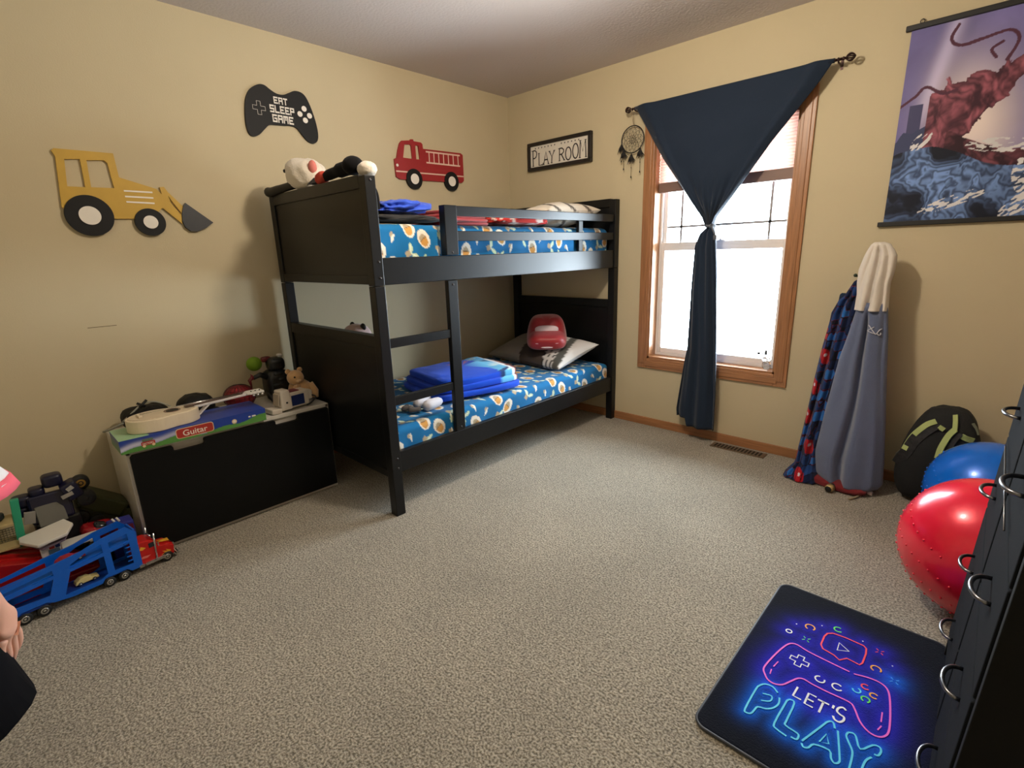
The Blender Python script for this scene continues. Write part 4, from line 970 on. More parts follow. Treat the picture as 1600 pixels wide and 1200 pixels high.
for yy in (-.0050,):
    fl = MB(); 
    for q in ([(.012, .045), (.030, .058), (.026, .048), (.045, .056), (.035, .044), (.050, .040), (.020, .036)],): fl.add([(a_, yy+.0002, b_) for a_, b_ in q], [tuple(range(len(q)))])
    tl(fl, 'flame_decal', mat('flame_yellow', S(232, 170, 50), .4))
fl = MB().add([(.0, -.06, .0805), (.045, -.055, .0885), (.030, -.045, .086), (.048, -.035, .0885), (.004, -.030, .0790)], [(0, 1, 2, 3, 4)]); tl(fl, 'flame_decal', mat('flame_yellow', None))
tl(MB().add([(.098, -.0048, .100), (.115, -.0048, .112), (.122, -.0048, .098), (.110, -.0048, .094)], [(0, 1, 2, 3)]), 'flame_decal', mat('flame_yellow', None))
tl(MB().add([(.085, -.0048, .062), (.115, -.0048, .066), (.128, -.0048, .058), (.100, -.0048, .054)], [(0, 1, 2, 3)]), 'flame_decal', mat('decal_pink', S(226, 120, 110), .4))
for s_, r_ in ((.030, .022), (.188, .021), (.238, .021), (.440, .022), (.494, .022)):
    for yy in (-.012, -.082):
        w__ = MB(); wheel(w__, (0, 0, 0), r_, .022, (0, 1, 0) if yy > -.05 else (0, -1, 0)); 
        ww = w__.build('wheel', [TIRE, SILV], car, world=False); ww.location = (s_, yy, r_)
# trailer: side walls with openings
side = [(.128, .030), (.120, .190), (.150, .225), (.235, .214), (.300, .196), (.400, .184), (.505, .168), (.548, .166), (.548, .045), (.512, .045), (.500, .052), (.430, .052), (.410, .040), (.350, .030), (.262, .030), (.250, .046), (.176, .046), (.162, .030)]
holes = [[(.150, .060), (.150, .150), (.215, .145), (.215, .060)], [(.150, .166), (.152, .196), (.215, .190), (.215, .160)], [(.238, .060), (.238, .140), (.345, .132), (.375, .048), (.262, .048)],
         [(.238, .156), (.238, .194), (.292, .182), (.340, .160), (.345, .146)], [(.415, .072), (.395, .130), (.530, .120), (.530, .078)], [(.392, .144), (.392, .166), (.530, .152), (.530, .136)]]
for yy in (-.002, -.090):
    plate([side]+holes, .006, frame((0, yy, 0), (1, 0, 0), (0, 0, 1)), 'side_wall', BLT, None) if False else None
    o = plate([side]+holes, .006, frame((0, yy, 0), (1, 0, 0), (0, 0, 1)), 'side_wall', BLT); o.parent = car
tl(MB().bb(.125, .545, -.088, -.004, .040, .048), 'lower_deck', BLD)
tl(MB().prism([(.125, -.088, .160), (.40, -.088, .140), (.545, -.088, .128), (.545, -.088, .134), (.40, -.088, .147), (.125, -.088, .168)], (0, .084, 0)), 'upper_deck', BLT)
tl(MB().bb(.121, .127, -.088, -.004, .035, .200), 'front_wall', BLT)
lad = MB()
for i in range(5): lad.bb(.148, .168, -.0005, .004, .075+i*.020, .079+i*.020)
tl(lad, 'side_ladder', BLT)
def lcar(name, label, col, x, y, z, L=.07, W=.035):
    t = thing(name, label, 'toy car', tuple(WM(car) @ Vector((x, y, z))), (0, 0, ca_ang))
    MB().prism([(-L/2, -W/2, .006), (-L/2, -W/2, .016), (-L*.2, -W/2, .019), (-L*.05, -W/2, .028), (L*.25, -W/2, .028), (L*.45, -W/2, .018), (L/2, -W/2, .006)], (0, W, 0)).build('car_body', col, t, world=False, bevel=.002)
    m = MB()
    for a_ in (-L*.3, L*.3):
        for b_ in (-W/2, W/2): wheel(m, (a_, b_, .007), .007, .006, (0, 1 if b_ > 0 else -1, 0), n=12)
    m.build('wheels', [TIRE, SILV], t, world=False); return t
lcar('toy_car', 'tiny cream race car on the lower deck of the blue carrier', mat('car_cream', S(206, 190, 130), .4), .300, -.035, .049, .075, .03)
lcar('toy_car', 'tiny red car on the upper deck of the blue carrier', mat('car_red', S(150, 26, 40), .4), .330, -.035, .158, .09, .034)
# blue block with red windows and number
bt = thing('toy_block', 'blue toy vehicle upright with red panels and a number behind the red lorry', 'toy', (.46, -2.985, 0))
MB().bb(.42, .50, -3.028, -2.942, 0, .195).build('toy_hull', mat('indigo_plastic', S(30, 38, 130), .35), bt, bevel=.006)
MB().bb(.5, .503, -3.024, -2.990, .130, .185).build('red_panel', mat('dark_red_panel', S(92, 14, 40), .4), bt, bevel=.001)
MB().bb(.5, .503, -2.984, -2.946, .122, .182).build('red_panel', mat('dark_red_panel', None), bt, bevel=.001)
text('537', .016, frame((.5036, -2.966, .105), (0, 1, 0), (0, 0, 1)), 'lettering', MATS['print_white'], bt, w=.034, bold=.02)
for yy in (-3.0, -2.985): MB().cyl((.47, yy, .195), (.46, yy-.008, .212), .004, n=8).build('stud', WPL, bt)
# white garage tower with red ramp
gr = thing('toy_garage', 'white toy garage tower on a glossy red ramp behind the blue carrier', 'toy building', (.42, -3.22, 0))
REDR = mat('ramp_red', S(150, 12, 18), .3)
MB().bb(.34, .51, -3.46, -3.06, 0, .05).build('base_block', REDR, gr, bevel=.005)
MB().prism([(.34, -3.46, .05), (.34, -3.46, .20), (.34, -3.38, .19), (.34, -3.20, .13), (.34, -3.10, .05)], (.16, 0, 0)).build('ramp', REDR, gr, bevel=.004)
for k in range(3): MB().prism([(.352+k*.05, -3.46, .205), (.352+k*.05, -3.38, .197), (.352+k*.05, -3.21, .137), (.352+k*.05, -3.21, .127), (.352+k*.05, -3.46, .19)], (.012, 0, 0)).build('ramp_rail', REDP, gr)
MB().box((.455, -3.212, .125), (.06, .062, .15)).build('tower_shaft', mat('tower_white', S(206, 200, 200), .4), gr, bevel=.003)
MB().bb(.4855, .488, -3.220, -3.186, .055, .175).build('tower_window', mat('tower_glass', S(70, 90, 110), .3), gr)
MB().bb(.4855, .4885, -3.216, -3.200, .178, .192).build('window_red', mat('label_red', None), gr)
MB().bb(.4855, .4885, -3.197, -3.183, .178, .192).build('window_blue', mat('navy_panel', None), gr)
MB().prism([(.40, -3.285, .200), (.42, -3.275, .192), (.50, -3.235, .188), (.50, -3.165, .200), (.44, -3.140, .215), (.39, -3.16, .222)], (0, 0, .006)).build('window_band', mat('tower_grey', S(110, 96, 110), .4), gr)
MB().prism([(.385, -3.292, .212), (.42, -3.292, .205), (.505, -3.245, .205), (.505, -3.155, .218), (.45, -3.128, .232), (.385, -3.15, .236)], (0, 0, .012)).build('roof_deck', WPL, gr, bevel=.003)
MB().bb(.43, .505, -3.180, -3.062, .158, .174).build('side_platform', WPL, gr, bevel=.003)
MB().bb(.45, .50, -3.08, -3.068, .05, .158).build('platform_post', BLT, gr)
MB().bb(.506, .508, -3.150, -3.095, .160, .167).build('platform_slot', DKMET, gr)
# dark robot truck figure on a black base
rb = thing('toy_robot', 'navy toy robot with a grey chest plate sitting high against the left wall', 'toy figure', (.24, -3.17, 0))
NVP = mat('navy_plastic', S(10, 11, 44), .35); GRP = mat('grey_plastic', S(98, 98, 92), .4)
MB().box((.235, -3.165, .115), (.16, .15, .23)).build('lower_body', BPL, rb, bevel=.012)
MB().box((.27, -3.175, .275), (.10, .135, .12), (0, R_(-16), 0)).build('torso', NVP, rb, bevel=.01)
cpk = MB().box((.325, -3.180, .262), (.012, .090, .085), (0, R_(-20), R_(6))).build('chest_plate', GRP, rb, bevel=.003)
for yy in (-3.205, -3.155): MB().ball((.350, yy, .218), (.008, .012, .005), n=14, m=8).build('headlamp', mat('lamp_pale', S(200, 190, 160), .3), rb)
for yy, zz, r_ in ((-3.255, .325, .032), (-3.205, .350, .026), (-3.150, .385, .034), (-3.262, .285, .028)):
    MB().soft((.26, yy, zz), (.07, r_*2, r_*1.6), e=.5, n=28, m=16).build('shoulder_block', NVP, rb)
MB().box((.30, -3.100, .335), (.07, .055, .075), (R_(20), 0, 0)).build('arm_block', NVP, rb, bevel=.008)
MB().box((.338, -3.105, .352), (.006, .024, .018), (R_(30), 0, 0)).build('arm_trim', SILV, rb, bevel=.001)
MB().box((.338, -3.118, .325), (.006, .040, .016), (R_(15), 0, 0)).build('arm_trim', mat('trim_grey', S(150, 146, 140), .4), rb, bevel=.001)
w_ = MB(); wheel(w_, (.27, -3.065, .345), .032, .04, (1, 0, 0)); w_.build('shoulder_wheel', [TIRE, mat('amber_plastic', S(170, 130, 50), .4)], rb)
w_ = MB(); wheel(w_, (.31, -3.060, .285), .034, .04, (1, 0, 0)); w_.build('shoulder_wheel', [TIRE, TIRE], rb)
MB().box((.325, -3.245, .270), (.012, .035, .05), (R_(-10), 0, 0)).build('arm_trim', mat('trim_grey', None), rb, bevel=.001)
# teal post with beige shelf
tp = thing('toy_playset', 'teal post with a beige deck from a toy playset beside the navy robot', 'toy building', (.34, -3.33, 0))
TEAL = mat('teal_plastic', S(44, 158, 122), .4)
MB().box((.355, -3.280, .275), (.024, .026, .20), (R_(-4), 0, 0)).bb(.345, .368, -3.275, -3.250, .205, .215).build('post', TEAL, tp, bevel=.003)
MB().bb(.31, .42, -3.42, -3.292, .292, .304).build('deck', mat('beige_plastic', S(176, 158, 112), .5), tp, bevel=.002)
m = MB()
for i in range(14): m.bb(.352, .355, -3.42+i*.009, -3.418+i*.009, .208, .262)
for i in range(7): m.bb(.352, .355, -3.42, -3.296, .208+i*.009, .210+i*.009)
m.build('mesh_panel', mat('mesh_olive', S(96, 96, 74), .6), tp)
MB().bb(.31, .42, -3.42, -3.292, .200, .209).build('deck', mat('beige_plastic', None), tp)
MB().soft((.36, -3.345, .322), (.05, .07, .035), e=.7, amp=.1, seed=4, n=24, m=14).build('clip', BPL, tp)
# olive army truck tipped behind
at_ = thing('army_truck', 'olive green toy army truck wedged nose down between robot and chest', 'toy truck', (.19, -3.09, .035), (R_(-38), 0, 0))
OLV = mat('olive_plastic', S(62, 66, 34), .55)
MB().box((0, -.035, .185), (.14, .17, .075)).build('cargo_cover', OLV, at_, world=False, bevel=.012)
MB().box((0, -.02, .135), (.13, .22, .03)).build('chassis', mat('olive_dark', S(40, 42, 24), .6), at_, world=False, bevel=.004)
MB().box((0, .075, .172), (.12, .055, .05)).build('cab', OLV, at_, world=False, bevel=.008)
for yy in (-.09, -.03, .07):
    for xx in (-.068, .068):
        w_ = MB(); wheel(w_, (0, 0, 0), .030, .024, (1 if xx > 0 else -1, 0, 0)); o = w_.build('wheel', [TIRE, TIRE], at_, world=False); o.location = (xx, yy, .115)
# dark red car behind garage
rcx = thing('toy_car', 'dark red toy sports car leaning behind the white garage tower', 'toy car', (.36, -3.02, 0))
MB().bb(.335, .415, -3.05, -2.96, 0, .085).build('under_block', BPL, rcx, bevel=.005)
MB().soft((.385, -3.03, .135), (.11, .18, .090), (R_(-28), 0, 0), e=.6, n=40, m=22, fn=lambda A: np.stack([A[:, 0], A[:, 1], A[:, 2]*(.6+.5*np.exp(-(A[:, 1]/.4)**2)*(A[:, 2] > 0))], 1)).build('car_body', mat('dark_red_gloss', S(140, 16, 28), .25), rcx)
MB().soft((.40, -3.04, .172), (.06, .06, .03), (R_(-28), 0, 0), e=.6, n=24, m=14).build('windscreen', mat('toy_glass', None), rcx)
# ============================================================= TOWELS ON THE COAT HOOKS
hk = thing('coat_hook', 'dark green coat hook rail on the window wall behind the hooded towels', 'coat hook', (2.56, 0, 1.06))
HG = mat('hook_green', (.020, .035, .018), .4)
MB().bb(2.51, 2.64, -.016, 0, 1.075, 1.105).build('hook_rail', HG, hk, bevel=.004)
for x in (2.512, 2.60): MB().tube([(x, -.012, 1.088), (x-.002, -.060, 1.086), (x-.003, -.105, 1.092)], [.006, .005, .006], 10).ball((x-.003, -.108, 1.093), .009, n=14, m=10).build('peg', HG, hk)
def drape(keys, yk, dk, folds, n=130, k=110, wav=.006, seed=1, z0=0, z1=1, off=(0, 0, 0)):
    """hanging cloth closed in the round. keys: (z, left, right); yk: (z, y centre); dk: (z, half depth); folds: (phase, width, depth)"""
    zs = [q[0] for q in keys]
    def fn(U, V):
        z = z1+(z0-z1)*V; zi = lambda ks, j: np.interp(z, [q[0] for q in ks][::-1], [q[j] for q in ks][::-1])
        Lf, Rt = zi(keys, 1), zi(keys, 2); c = (Lf+Rt)/2; h = (Rt-Lf)/2; yc = zi(yk, 1); d = zi(dk, 1); a = U*2*math.pi
        f = 0
        for ph, wd_, dp in folds:
            dd = np.abs((U-ph-.02*np.sin(V*5+ph*9)+.5) % 1-.5); f = f+dp*np.exp(-(dd/wd_)**2)*sstep(0, .15, V)
        w1 = wav*np.sin(a*7+3*fbm(U*3, V*3, seed))*V+wav*.8*(fbm(U*9, V*6, seed+3)-.47)
        x = c+h*np.cos(a)*(1+w1/.25); y = yc-(d*np.sin(a))+f*np.sin(a)*(np.sin(a) > 0)+w1
        return x+off[0], y+off[1], z+off[2]
    return MB().grid(fn, n, k)
gt_ = thing('hooded_towel', 'grey hooded child towel with a cream hood hanging from a wall hook', 'towel', (2.60, -.14, 0))
TO = Vector((.010, -.070, .010))
GREY = mat('grey_terry', S(98, 108, 136), .95, bump=.5, bscale=350, sheen=.4, spec=.1)
CRT = mat('cream_terry', S(218, 210, 200), .95, bump=.5, bscale=350, sheen=.3, spec=.1)
gk = [(.955, 2.548, 2.655), (.94, 2.542, 2.662), (.80, 2.522, 2.682), (.67, 2.498, 2.695), (.40, 2.472, 2.725), (.16, 2.452, 2.750), (.05, 2.470, 2.758), (.022, 2.490, 2.745)]
yk = [(.955, -.118), (.7, -.135), (.3, -.165), (.02, -.175)]; dk = [(.955, .030), (.93, .038), (.7, .060), (.3, .085), (.02, .095)]
drape(gk, yk, dk, [(.268, .022, .060), (.36, .05, .018), (.08, .03, .020)], z0=.022, z1=.955, seed=4, wav=.007, off=(.010, -.070, .012)).build('towel_cloth', GREY, gt_, solid=.004)
hkk = [(1.248, 2.568, 2.606), (1.238, 2.556, 2.632), (1.21, 2.544, 2.652), (1.185, 2.536, 2.664), (1.12, 2.522, 2.664), (1.06, 2.523, 2.655), (1.0, 2.531, 2.658), (.925, 2.530, 2.664)]
drape(hkk, [(1.248, -.085), (1.18, -.095), (1.0, -.112), (.925, -.118)], [(1.248, .010), (1.235, .024), (1.18, .040), (1.06, .050), (.925, .058)], [(.262, .026, .034), (.36, .03, .016), (.14, .030, .016)], z0=.925, z1=1.248, seed=8, wav=.006, k=70, off=(.010, -.070, .004)).build('hood', CRT, gt_, solid=.004)
for z, dx in ((.935, .003), (.99, .003), (1.015, .003)):
    xl, xr = np.interp(z, [q[0] for q in hkk][::-1], [q[1] for q in hkk][::-1]), np.interp(z, [q[0] for q in hkk][::-1], [q[2] for q in hkk][::-1])
bv = bvh([o for o in gt_.children])
m = MB(); XG = [[(1357, 508), (1368, 522)], [(1366, 511), (1356, 517), (1368, 523)], [(1378, 514), (1373, 513), (1370, 520), (1373, 524), (1377, 523), (1377, 519)]]
for st in [[(1357, 507), (1362, 515), (1368, 523)], [(1366, 511), (1355, 516.5), (1358, 518)], [(1359, 519), (1364, 521), (1370, 522)], [(1378, 514), (1374, 516), (1370, 521), (1373, 524), (1376, 523), (1376, 520)]]:
    st = [(a[0]+(b[0]-a[0])*t, a[1]+(b[1]-a[1])*t) for a, b in zip(st[:-1], st[1:]) for t in (0, .2, .4, .6, .8, 1)]
    P = [onto(bv, at(x, y, 1, -.25), at(x, y, 1, -.25)-Vector(CAM), .006) for x, y in st]; P = [p for p in P if p is not None]
    if len(P) > 1: m.tube(P, .0022, 6)
m.build('monogram', mat('thread_silver', S(200, 200, 210), .6), gt_)
def spider_paint(v):
    x, y, z = v[:, 0], v[:, 1], v[:, 2]; n = len(v); u = (x-y*.6)*24; w_ = z*20
    C = np.tile(np.array(S(26, 58, 112)), (n, 1)); q = fbm(u, w_, 3); C = C*(.35+1.3*q)[:, None]
    iu, iw = np.floor(u), np.floor(w_); best = np.full(n, 9.); sec = np.full(n, 9.); idb = np.zeros(n)
    for du in (-1, 0, 1):
        for dw in (-1, 0, 1):
            cu_x = iu+du; cw = iw+dw; jx = cu_x+_hash(cu_x.astype(int), cw.astype(int), 5); jz = cw+_hash(cu_x.astype(int)+9, cw.astype(int), 8)
            d_ = np.hypot(u-jx, w_-jz); h_ = _hash(cu_x.astype(int), cw.astype(int)+3, 12); nb_ = d_ < best
            sec = np.where(nb_, best, np.minimum(sec, d_)); idb = np.where(nb_, h_, idb); best = np.where(nb_, d_, best)
    C[idb < .30] = np.array(S(16, 30, 66)); C[idb > .72] = np.array(S(38, 98, 168)); C[(idb > .60) & (idb < .66)] = np.array(S(168, 28, 44))
    C[(sec-best) < .09] = np.array(S(14, 16, 34)); C[((sec-best) > .09) & ((sec-best) < .14) & (idb > .4)] = np.array(S(110, 30, 50))
    k = np.floor(z/.16+.3); dx = x-2.415-.02*np.sin(k*2)+(z-.5)*-.06*0; dzz = z-(k-.3+.5)*.16
    red = ((dx/.024)**2+((dzz+dx*.6)/.040)**2 < 1) & (z < .82); C[red] = np.array(S(172, 22, 34))
    C[red & (np.abs(((dx*40) % 1)-.5) < .07)] = np.array(S(70, 8, 18)); C[((dx/.005)**2+((dzz-.010)/.009)**2 < 1) & (z < .82)] = np.array(S(206, 206, 214))
    return np.clip(C, .002, .9)
st_ = thing('hooded_towel', 'blue and red patterned towel hanging on the left behind the grey hooded towel', 'towel', (2.45, -.14, 0))
sk_ = [(1.08, 2.525, 2.545), (1.06, 2.500, 2.548), (.985, 2.468, 2.552), (.965, 2.448, 2.552), (.90, 2.424, 2.550), (.85, 2.422, 2.545), (.72, 2.408, 2.525), (.55, 2.396, 2.505), (.376, 2.388, 2.482), (.20, 2.376, 2.462), (.08, 2.368, 2.470), (.035, 2.335, 2.485), (.006, 2.325, 2.495)]
drape(sk_, [(1.08, -.055), (.9, -.085), (.4, -.165), (.1, -.215), (.006, -.255)], [(1.08, .010), (.95, .03), (.5, .045), (.1, .055), (.006, .070)], [(.33, .035, .035), (.20, .03, .025)], z0=.006, z1=1.08, seed=14, wav=.012, n=170, k=330, off=(.004, -.030, 0)).build('towel_cloth', PAINTED, st_, solid=.003, paint=spider_paint)
tl_ = MB().soft((2.462, -.075, .962), (.035, .03, .075), e=.6, amp=.1, seed=3, n=24, m=16).build('folded_corner', mat('towel_navy', S(18, 40, 66), .9), st_)
# under the towels
rg = tag(recenter(MB().soft((2.575, -.255, .022), (.30, .15, .05), (0, 0, R_(-14)), e=.6, amp=.14, fr=3, seed=4, n=60, m=26).build('red_cloth', mat('deep_red_cloth', S(112, 18, 26), .9, sheen=.2))), 'dark red cloth lying on the carpet under the hanging towels', 'cloth')
tb = thing('toy_torch', 'small black toy with a gold striped end lying under the grey towel', 'toy', (2.57, -.355, 0), (0, 0, R_(-12)))
MB().tube([(0, .05, .022), (0, .01, .021)], [.016, .020], 18).build('barrel', BPL, tb, world=False)
MB().tube([(0, .012, .021), (0, -.018, .020)], [.0205, .0175], 20).build('gold_end', mat('gold_toy', S(206, 178, 120), .35, metal=.3), tb, world=False)
m = MB()
for k in range(5): a = k*1.25; m.tube([(.0212*math.cos(a+.5*t), .010-.026*t, .0205+.0205*math.sin(a+.5*t)) for t in (0, .33, .66, 1)], .0013, 5)
m.build('stripe', mat('stripe_brown', S(120, 88, 44), .5), tb, world=False)
MB().tube([(0, -.018, .020), (0, -.021, .020)], [.0165, .0145], 18).build('lens', BLACKM, tb, world=False)
sb = thing('strap', 'thin beige strap with a white plastic end trailing on the carpet by the backpack', 'strap', (2.68, -.28, 0))
MB().tube(smoothpts([(2.665, -.395, .006), (2.690, -.345, .008), (2.690, -.30, .010), (2.712, -.26, .012), (2.72, -.215, .020)], 5, False), .0055, 8).build('webbing', mat('webbing_beige', S(150, 138, 112), .9), sb)
MB().tube([(2.705, -.268, .014), (2.742, -.276, .014)], [.010, .012], 14).build('plastic_end', WPL, sb)

# ============================================================= BACKPACK
bp = thing('backpack', 'black backpack with lime green shoulder straps standing against the window wall', 'backpack', (2.96, -.15, 0))
def bpf(A):
    x, y, z = A[:, 0], A[:, 1], A[:, 2]
    return np.stack([x*(1-.26*sstep(-.2, 1, z))+.14*(z+1)*.7, y*(1-.25*sstep(0, 1, z)), z], 1)
bkm = mat('pack_black', (.008, .009, .010), .85, bump=.4, bscale=220)
MB().soft((2.945, -.150, .243), (.305, .245, .49), (0, 0, 0), e=.62, amp=.05, fr=2.5, seed=6, n=80, m=50, fn=bpf).build('pack_body', bkm, bp)
bv = bvh(bp.children)
crp7 = lambda p: cr((1370, 620), 6.957, p)
GRS = mat('lime_webbing', S(172, 186, 118), .85, bump=.3, bscale=300)
def strap_on(pts, w_, name, mt, lift=.006, th=.006):
    P = [onto(bv, at(x, y, 1, -.24), (.02, 1, 0), lift) for x, y in crp7(pts)]; P = [p for p in P if p is not None]
    P = smoothpts(P, 3, False); n = len(P); m = MB(); vs = []
    for i in range(n):
        t = (P[min(i+1, n-1)]-P[max(i-1, 0)]).normalized(); nr = Vector((-.35, -1, .15)); sd = t.cross(nr).normalized()*w_/2; nr = sd.cross(t).normalized()*th/2
        vs += [P[i]-sd-nr, P[i]+sd-nr, P[i]+sd+nr, P[i]-sd+nr]
    fs = [(4*i+j, 4*i+(j+1) % 4, 4*i+4+(j+1) % 4, 4*i+4+j) for i in range(n-1) for j in range(4)]+[(0, 1, 2, 3), (4*n-1, 4*n-2, 4*n-3, 4*n-4)]
    return m.add(vs, fs).build(name, mt, bp)
PAD = mat('strap_pad', (.014, .014, .016), .8, var=.8, vscale=60)
strap_on([(660, 290), (580, 330), (500, 385), (420, 455), (365, 530), (325, 590), (270, 650), (215, 730)], .050, 'strap_pad', PAD, .004)
strap_on([(880, 380), (825, 430), (775, 500), (740, 570), (710, 650)], .050, 'strap_pad', PAD, .004)
strap_on([(645, 268), (560, 292), (480, 345), (400, 415), (345, 490), (300, 565)], .024, 'shoulder_strap', GRS, .012)
strap_on([(280, 585), (215, 650), (165, 740)], .022, 'lower_strap', mat('grey_webbing', S(128, 130, 108), .85), .010)
strap_on([(855, 350), (795, 400), (745, 470), (700, 550), (672, 640)], .024, 'shoulder_strap', GRS, .014)
strap_on([(850, 210), (855, 280), (850, 360)], .018, 'shoulder_strap', GRS, .012)
strap_on([(675, 320), (735, 355)], .020, 'tab', GRS, .010)
strap_on([(920, 420), (985, 455), (1050, 482)], .024, 'tab', GRS, .010)
strap_on([(1040, 310), (1075, 370), (1095, 440)], .010, 'tab', mat('grey_webbing', None), .008)
hp = [at(*q, 1, -.14) for q in crp7([(665, 260), (690, 195), (740, 165), (790, 160), (840, 175), (855, 225)])]
m = MB(); hpS = smoothpts(hp, 4, False); m.tube(hpS, .010, 8); m.build('carry_handle', GRS, bp)

# ============================================================= EXERCISE BALLS
def exball(name, label, c, r, col, nm):
    t = thing(name, label, 'exercise ball', (c[0], c[1], 0))
    m = MB(); m.ball(c, r, n=80, m=48)
    d0 = Vector((-.85, -.15, -.35)).normalized(); N_ = 900
    for i in range(N_):
        z = 1-2*(i+.5)/N_; a = i*2.399963; q = Vector((math.sqrt(1-z*z)*math.cos(a), math.sqrt(1-z*z)*math.sin(a), z))
        if abs(q.dot(d0)) < .42 or i % 3: continue
        M3 = q.to_track_quat('Z', 'Y').to_matrix(); p = Vector(c)+q*(r-.001)
        m.lathe([(.0042, 0), (.0038, .0022), (.0022, .0038), (.0001, .0042)], p, M3, 8)
    m.build('ball_skin', mat(nm, col, .25, metal=.15, spec=.5, coat=.4), t)
    a_ = Vector((.3, .4, .866)); M3 = a_.to_track_quat('Z', 'Y').to_matrix()
    MB().lathe([(.010, 0), (.010, .003), (.006, .004), (.0001, .004)], Vector(c)+a_*(r-.001), M3, 16).build('valve_plug', WPL, t)
exball('exercise_ball', 'glossy red exercise ball with small nubs in front of the black dresser end', (3.1527, -1.0493, .2409), .2409, S(238, 26, 60), 'pearl_red')
exball('exercise_ball', 'glossy blue exercise ball between the red ball and the backpack', (3.1518, -.4642, .2194), .2194, S(0, 112, 232), 'pearl_blue')
sbx = thing('ball_box', 'pale red object with a white cap behind the blue exercise ball', 'box', (3.27, -.13, 0))
MB().bb(3.20, 3.36, -.20, -.06, 0, .355).build('box_body', mat('dusty_red', S(136, 84, 72), .6), sbx, bevel=.008)
MB().cyl((3.255, -.15, .355), (3.255, -.15, .385), .018).build('cap', WPL, sbx)

# ============================================================= DRESSER
lean = R_(2.5)
dr = thing('dresser', 'tall black dresser with looped metal handles at the right edge of the room', 'dresser', (3.098, -1.81, .018), (0, lean, 0))
FRM = mat('dresser_black', (.0065, .0065, .007), .7, spec=.2, bump=.1, bscale=120); FAB = mat('drawer_charcoal', (.010, .011, .0135), .9, bump=.15, bscale=260, spec=.08)
DW, DD, DH = .45, .40, 1.20       # half width, depth, height
def db(x0, x1, y0, y1, z0, z1): return MB().bb(x0, x1, y0, y1, z0, z1)
for s_ in (-1, 1):
    y0, y1 = (-DW, -DW+.022) if s_ < 0 else (DW-.022, DW)
    db(0, DD, y0, y1, 0, DH).build('side_panel', FRM, dr, world=False, bevel=.002)
db(-.012, DD, -DW-.006, DW+.006, DH, DH+.022).build('top_board', FRM, dr, world=False, bevel=.003)
db(.004, DD, -.010, .010, .12, DH).build('centre_divider', FRM, dr, world=False)
db(DD-.008, DD-.001, -DW+.022, DW-.022, .0, DH).build('back_panel', FRM, dr, world=False)
db(.010, .03, -DW+.022, DW-.022, .0, .12).build('plinth', FRM, dr, world=False)
zr5 = [.195, .405, .618, .828, 1.040]
for r_, zc in enumerate(zr5):
    for s_ in (-1, 1):
        y0, y1 = (-DW+.026, -.014) if s_ < 0 else (.014, DW-.026)
        d_ = MB().bb(-.004, .012, y0, y1, zc-.098, zc+.108).bb(.012, DD-.03, y0+.01, y1-.01, zc-.092, zc+.06).build('drawer', FAB, dr, world=False, bevel=.003)
        yc = -.235 if s_ < 0 else .275
        yc = -.245 if s_ < 0 else .262
        P = [(-.004, yc+.052*math.cos(t)*1.0, zc) if False else (-.004-.029*math.sin(t)**.8, yc+.048*math.cos(t), zc+.004) for t in np.linspace(0.0001, math.pi-.0001, 18)]
        MB().tube(P, .0042, 10).build('handle', mat('handle_metal', (.20, .20, .21), .28, metal=1), d_, world=False)

MB().cyl((-.012, -.24, .742), (-.012, .27, .742), .0016, n=8).build('thin_line', mat('handle_metal', None), dr, world=False)  # guessed thin metal line, added for an unidentified bright line across the drawers
# ============================================================= PLAY MAT
mx0, mx1, my0, my1, mt_ = 2.620, 3.112, -2.105, -1.312, .010
ms = thing('play_mat', 'navy rug printed with a neon LETS PLAY game controller beside the dresser', 'rug', ((mx0+mx1)/2, (my0+my1)/2, 0))
c3 = lambda p: cr((1060, 880), 2.963, p)
zt2 = mt_+.0016
def mp_(pts, sm=True, closed=False, k=3):
    P = [at(x, y, 2, zt2) for x, y in c3(pts)]
    return smoothpts(P, k, closed) if sm else P
STK = []   # (points, material index, width, closed)
def add(pts, mi, w_=.0048, closed=False, sm=True): STK.append((mp_(pts, sm, closed), mi, w_, closed))
PINK, RED_, WHT, CYN, ORG, GRN_, BLU_ = range(1, 8)
add([(400, 512), (394, 490), (408, 465), (450, 420), (490, 385), (520, 371), (552, 378), (600, 408), (700, 458), (792, 502)], PINK)
add([(812, 512), (880, 530), (932, 552), (965, 580), (978, 620), (981, 700), (976, 770), (960, 798), (925, 803), (880, 780), (840, 732), (815, 672), (790, 642), (700, 600), (620, 560), (580, 536), (552, 533), (520, 546), (480, 562), (440, 556), (412, 536), (400, 512)], PINK)
for q in ([(462, 455), (440, 478)], [(431, 490), (424, 512)], [(944, 690), (938, 735)], [(940, 753), (922, 772)]): add(q, PINK, .0035, sm=False)
add([(690, 325), (715, 324), (775, 345), (858, 382), (870, 395), (868, 420), (852, 462), (838, 470), (780, 440), (745, 448), (720, 425), (668, 395), (660, 375), (676, 338)], RED_, closed=True, sm=False)
add([(745, 368), (735, 402), (790, 408)], WHT, .004, True, False)
add([(460, 600), (437, 572), (402, 559), (375, 566), (358, 584), (309, 672), (313, 690), (336, 694), (352, 678), (368, 664), (405, 673), (440, 669), (464, 650), (468, 622)], CYN)
add([(390, 602), (432, 615), (424, 638), (382, 634)], CYN, .004)
add([(500, 800), (452, 765), (444, 740), (494, 650), (505, 634), (522, 632), (536, 650), (500, 728), (496, 750), (548, 785), (556, 800), (546, 815), (520, 803)], CYN)
add([(570, 832), (578, 850), (602, 853), (628, 838), (698, 865), (706, 902), (722, 925), (744, 920), (746, 890), (738, 775)], CYN)
add([(724, 765), (716, 736), (692, 733), (660, 756), (572, 822)], CYN)
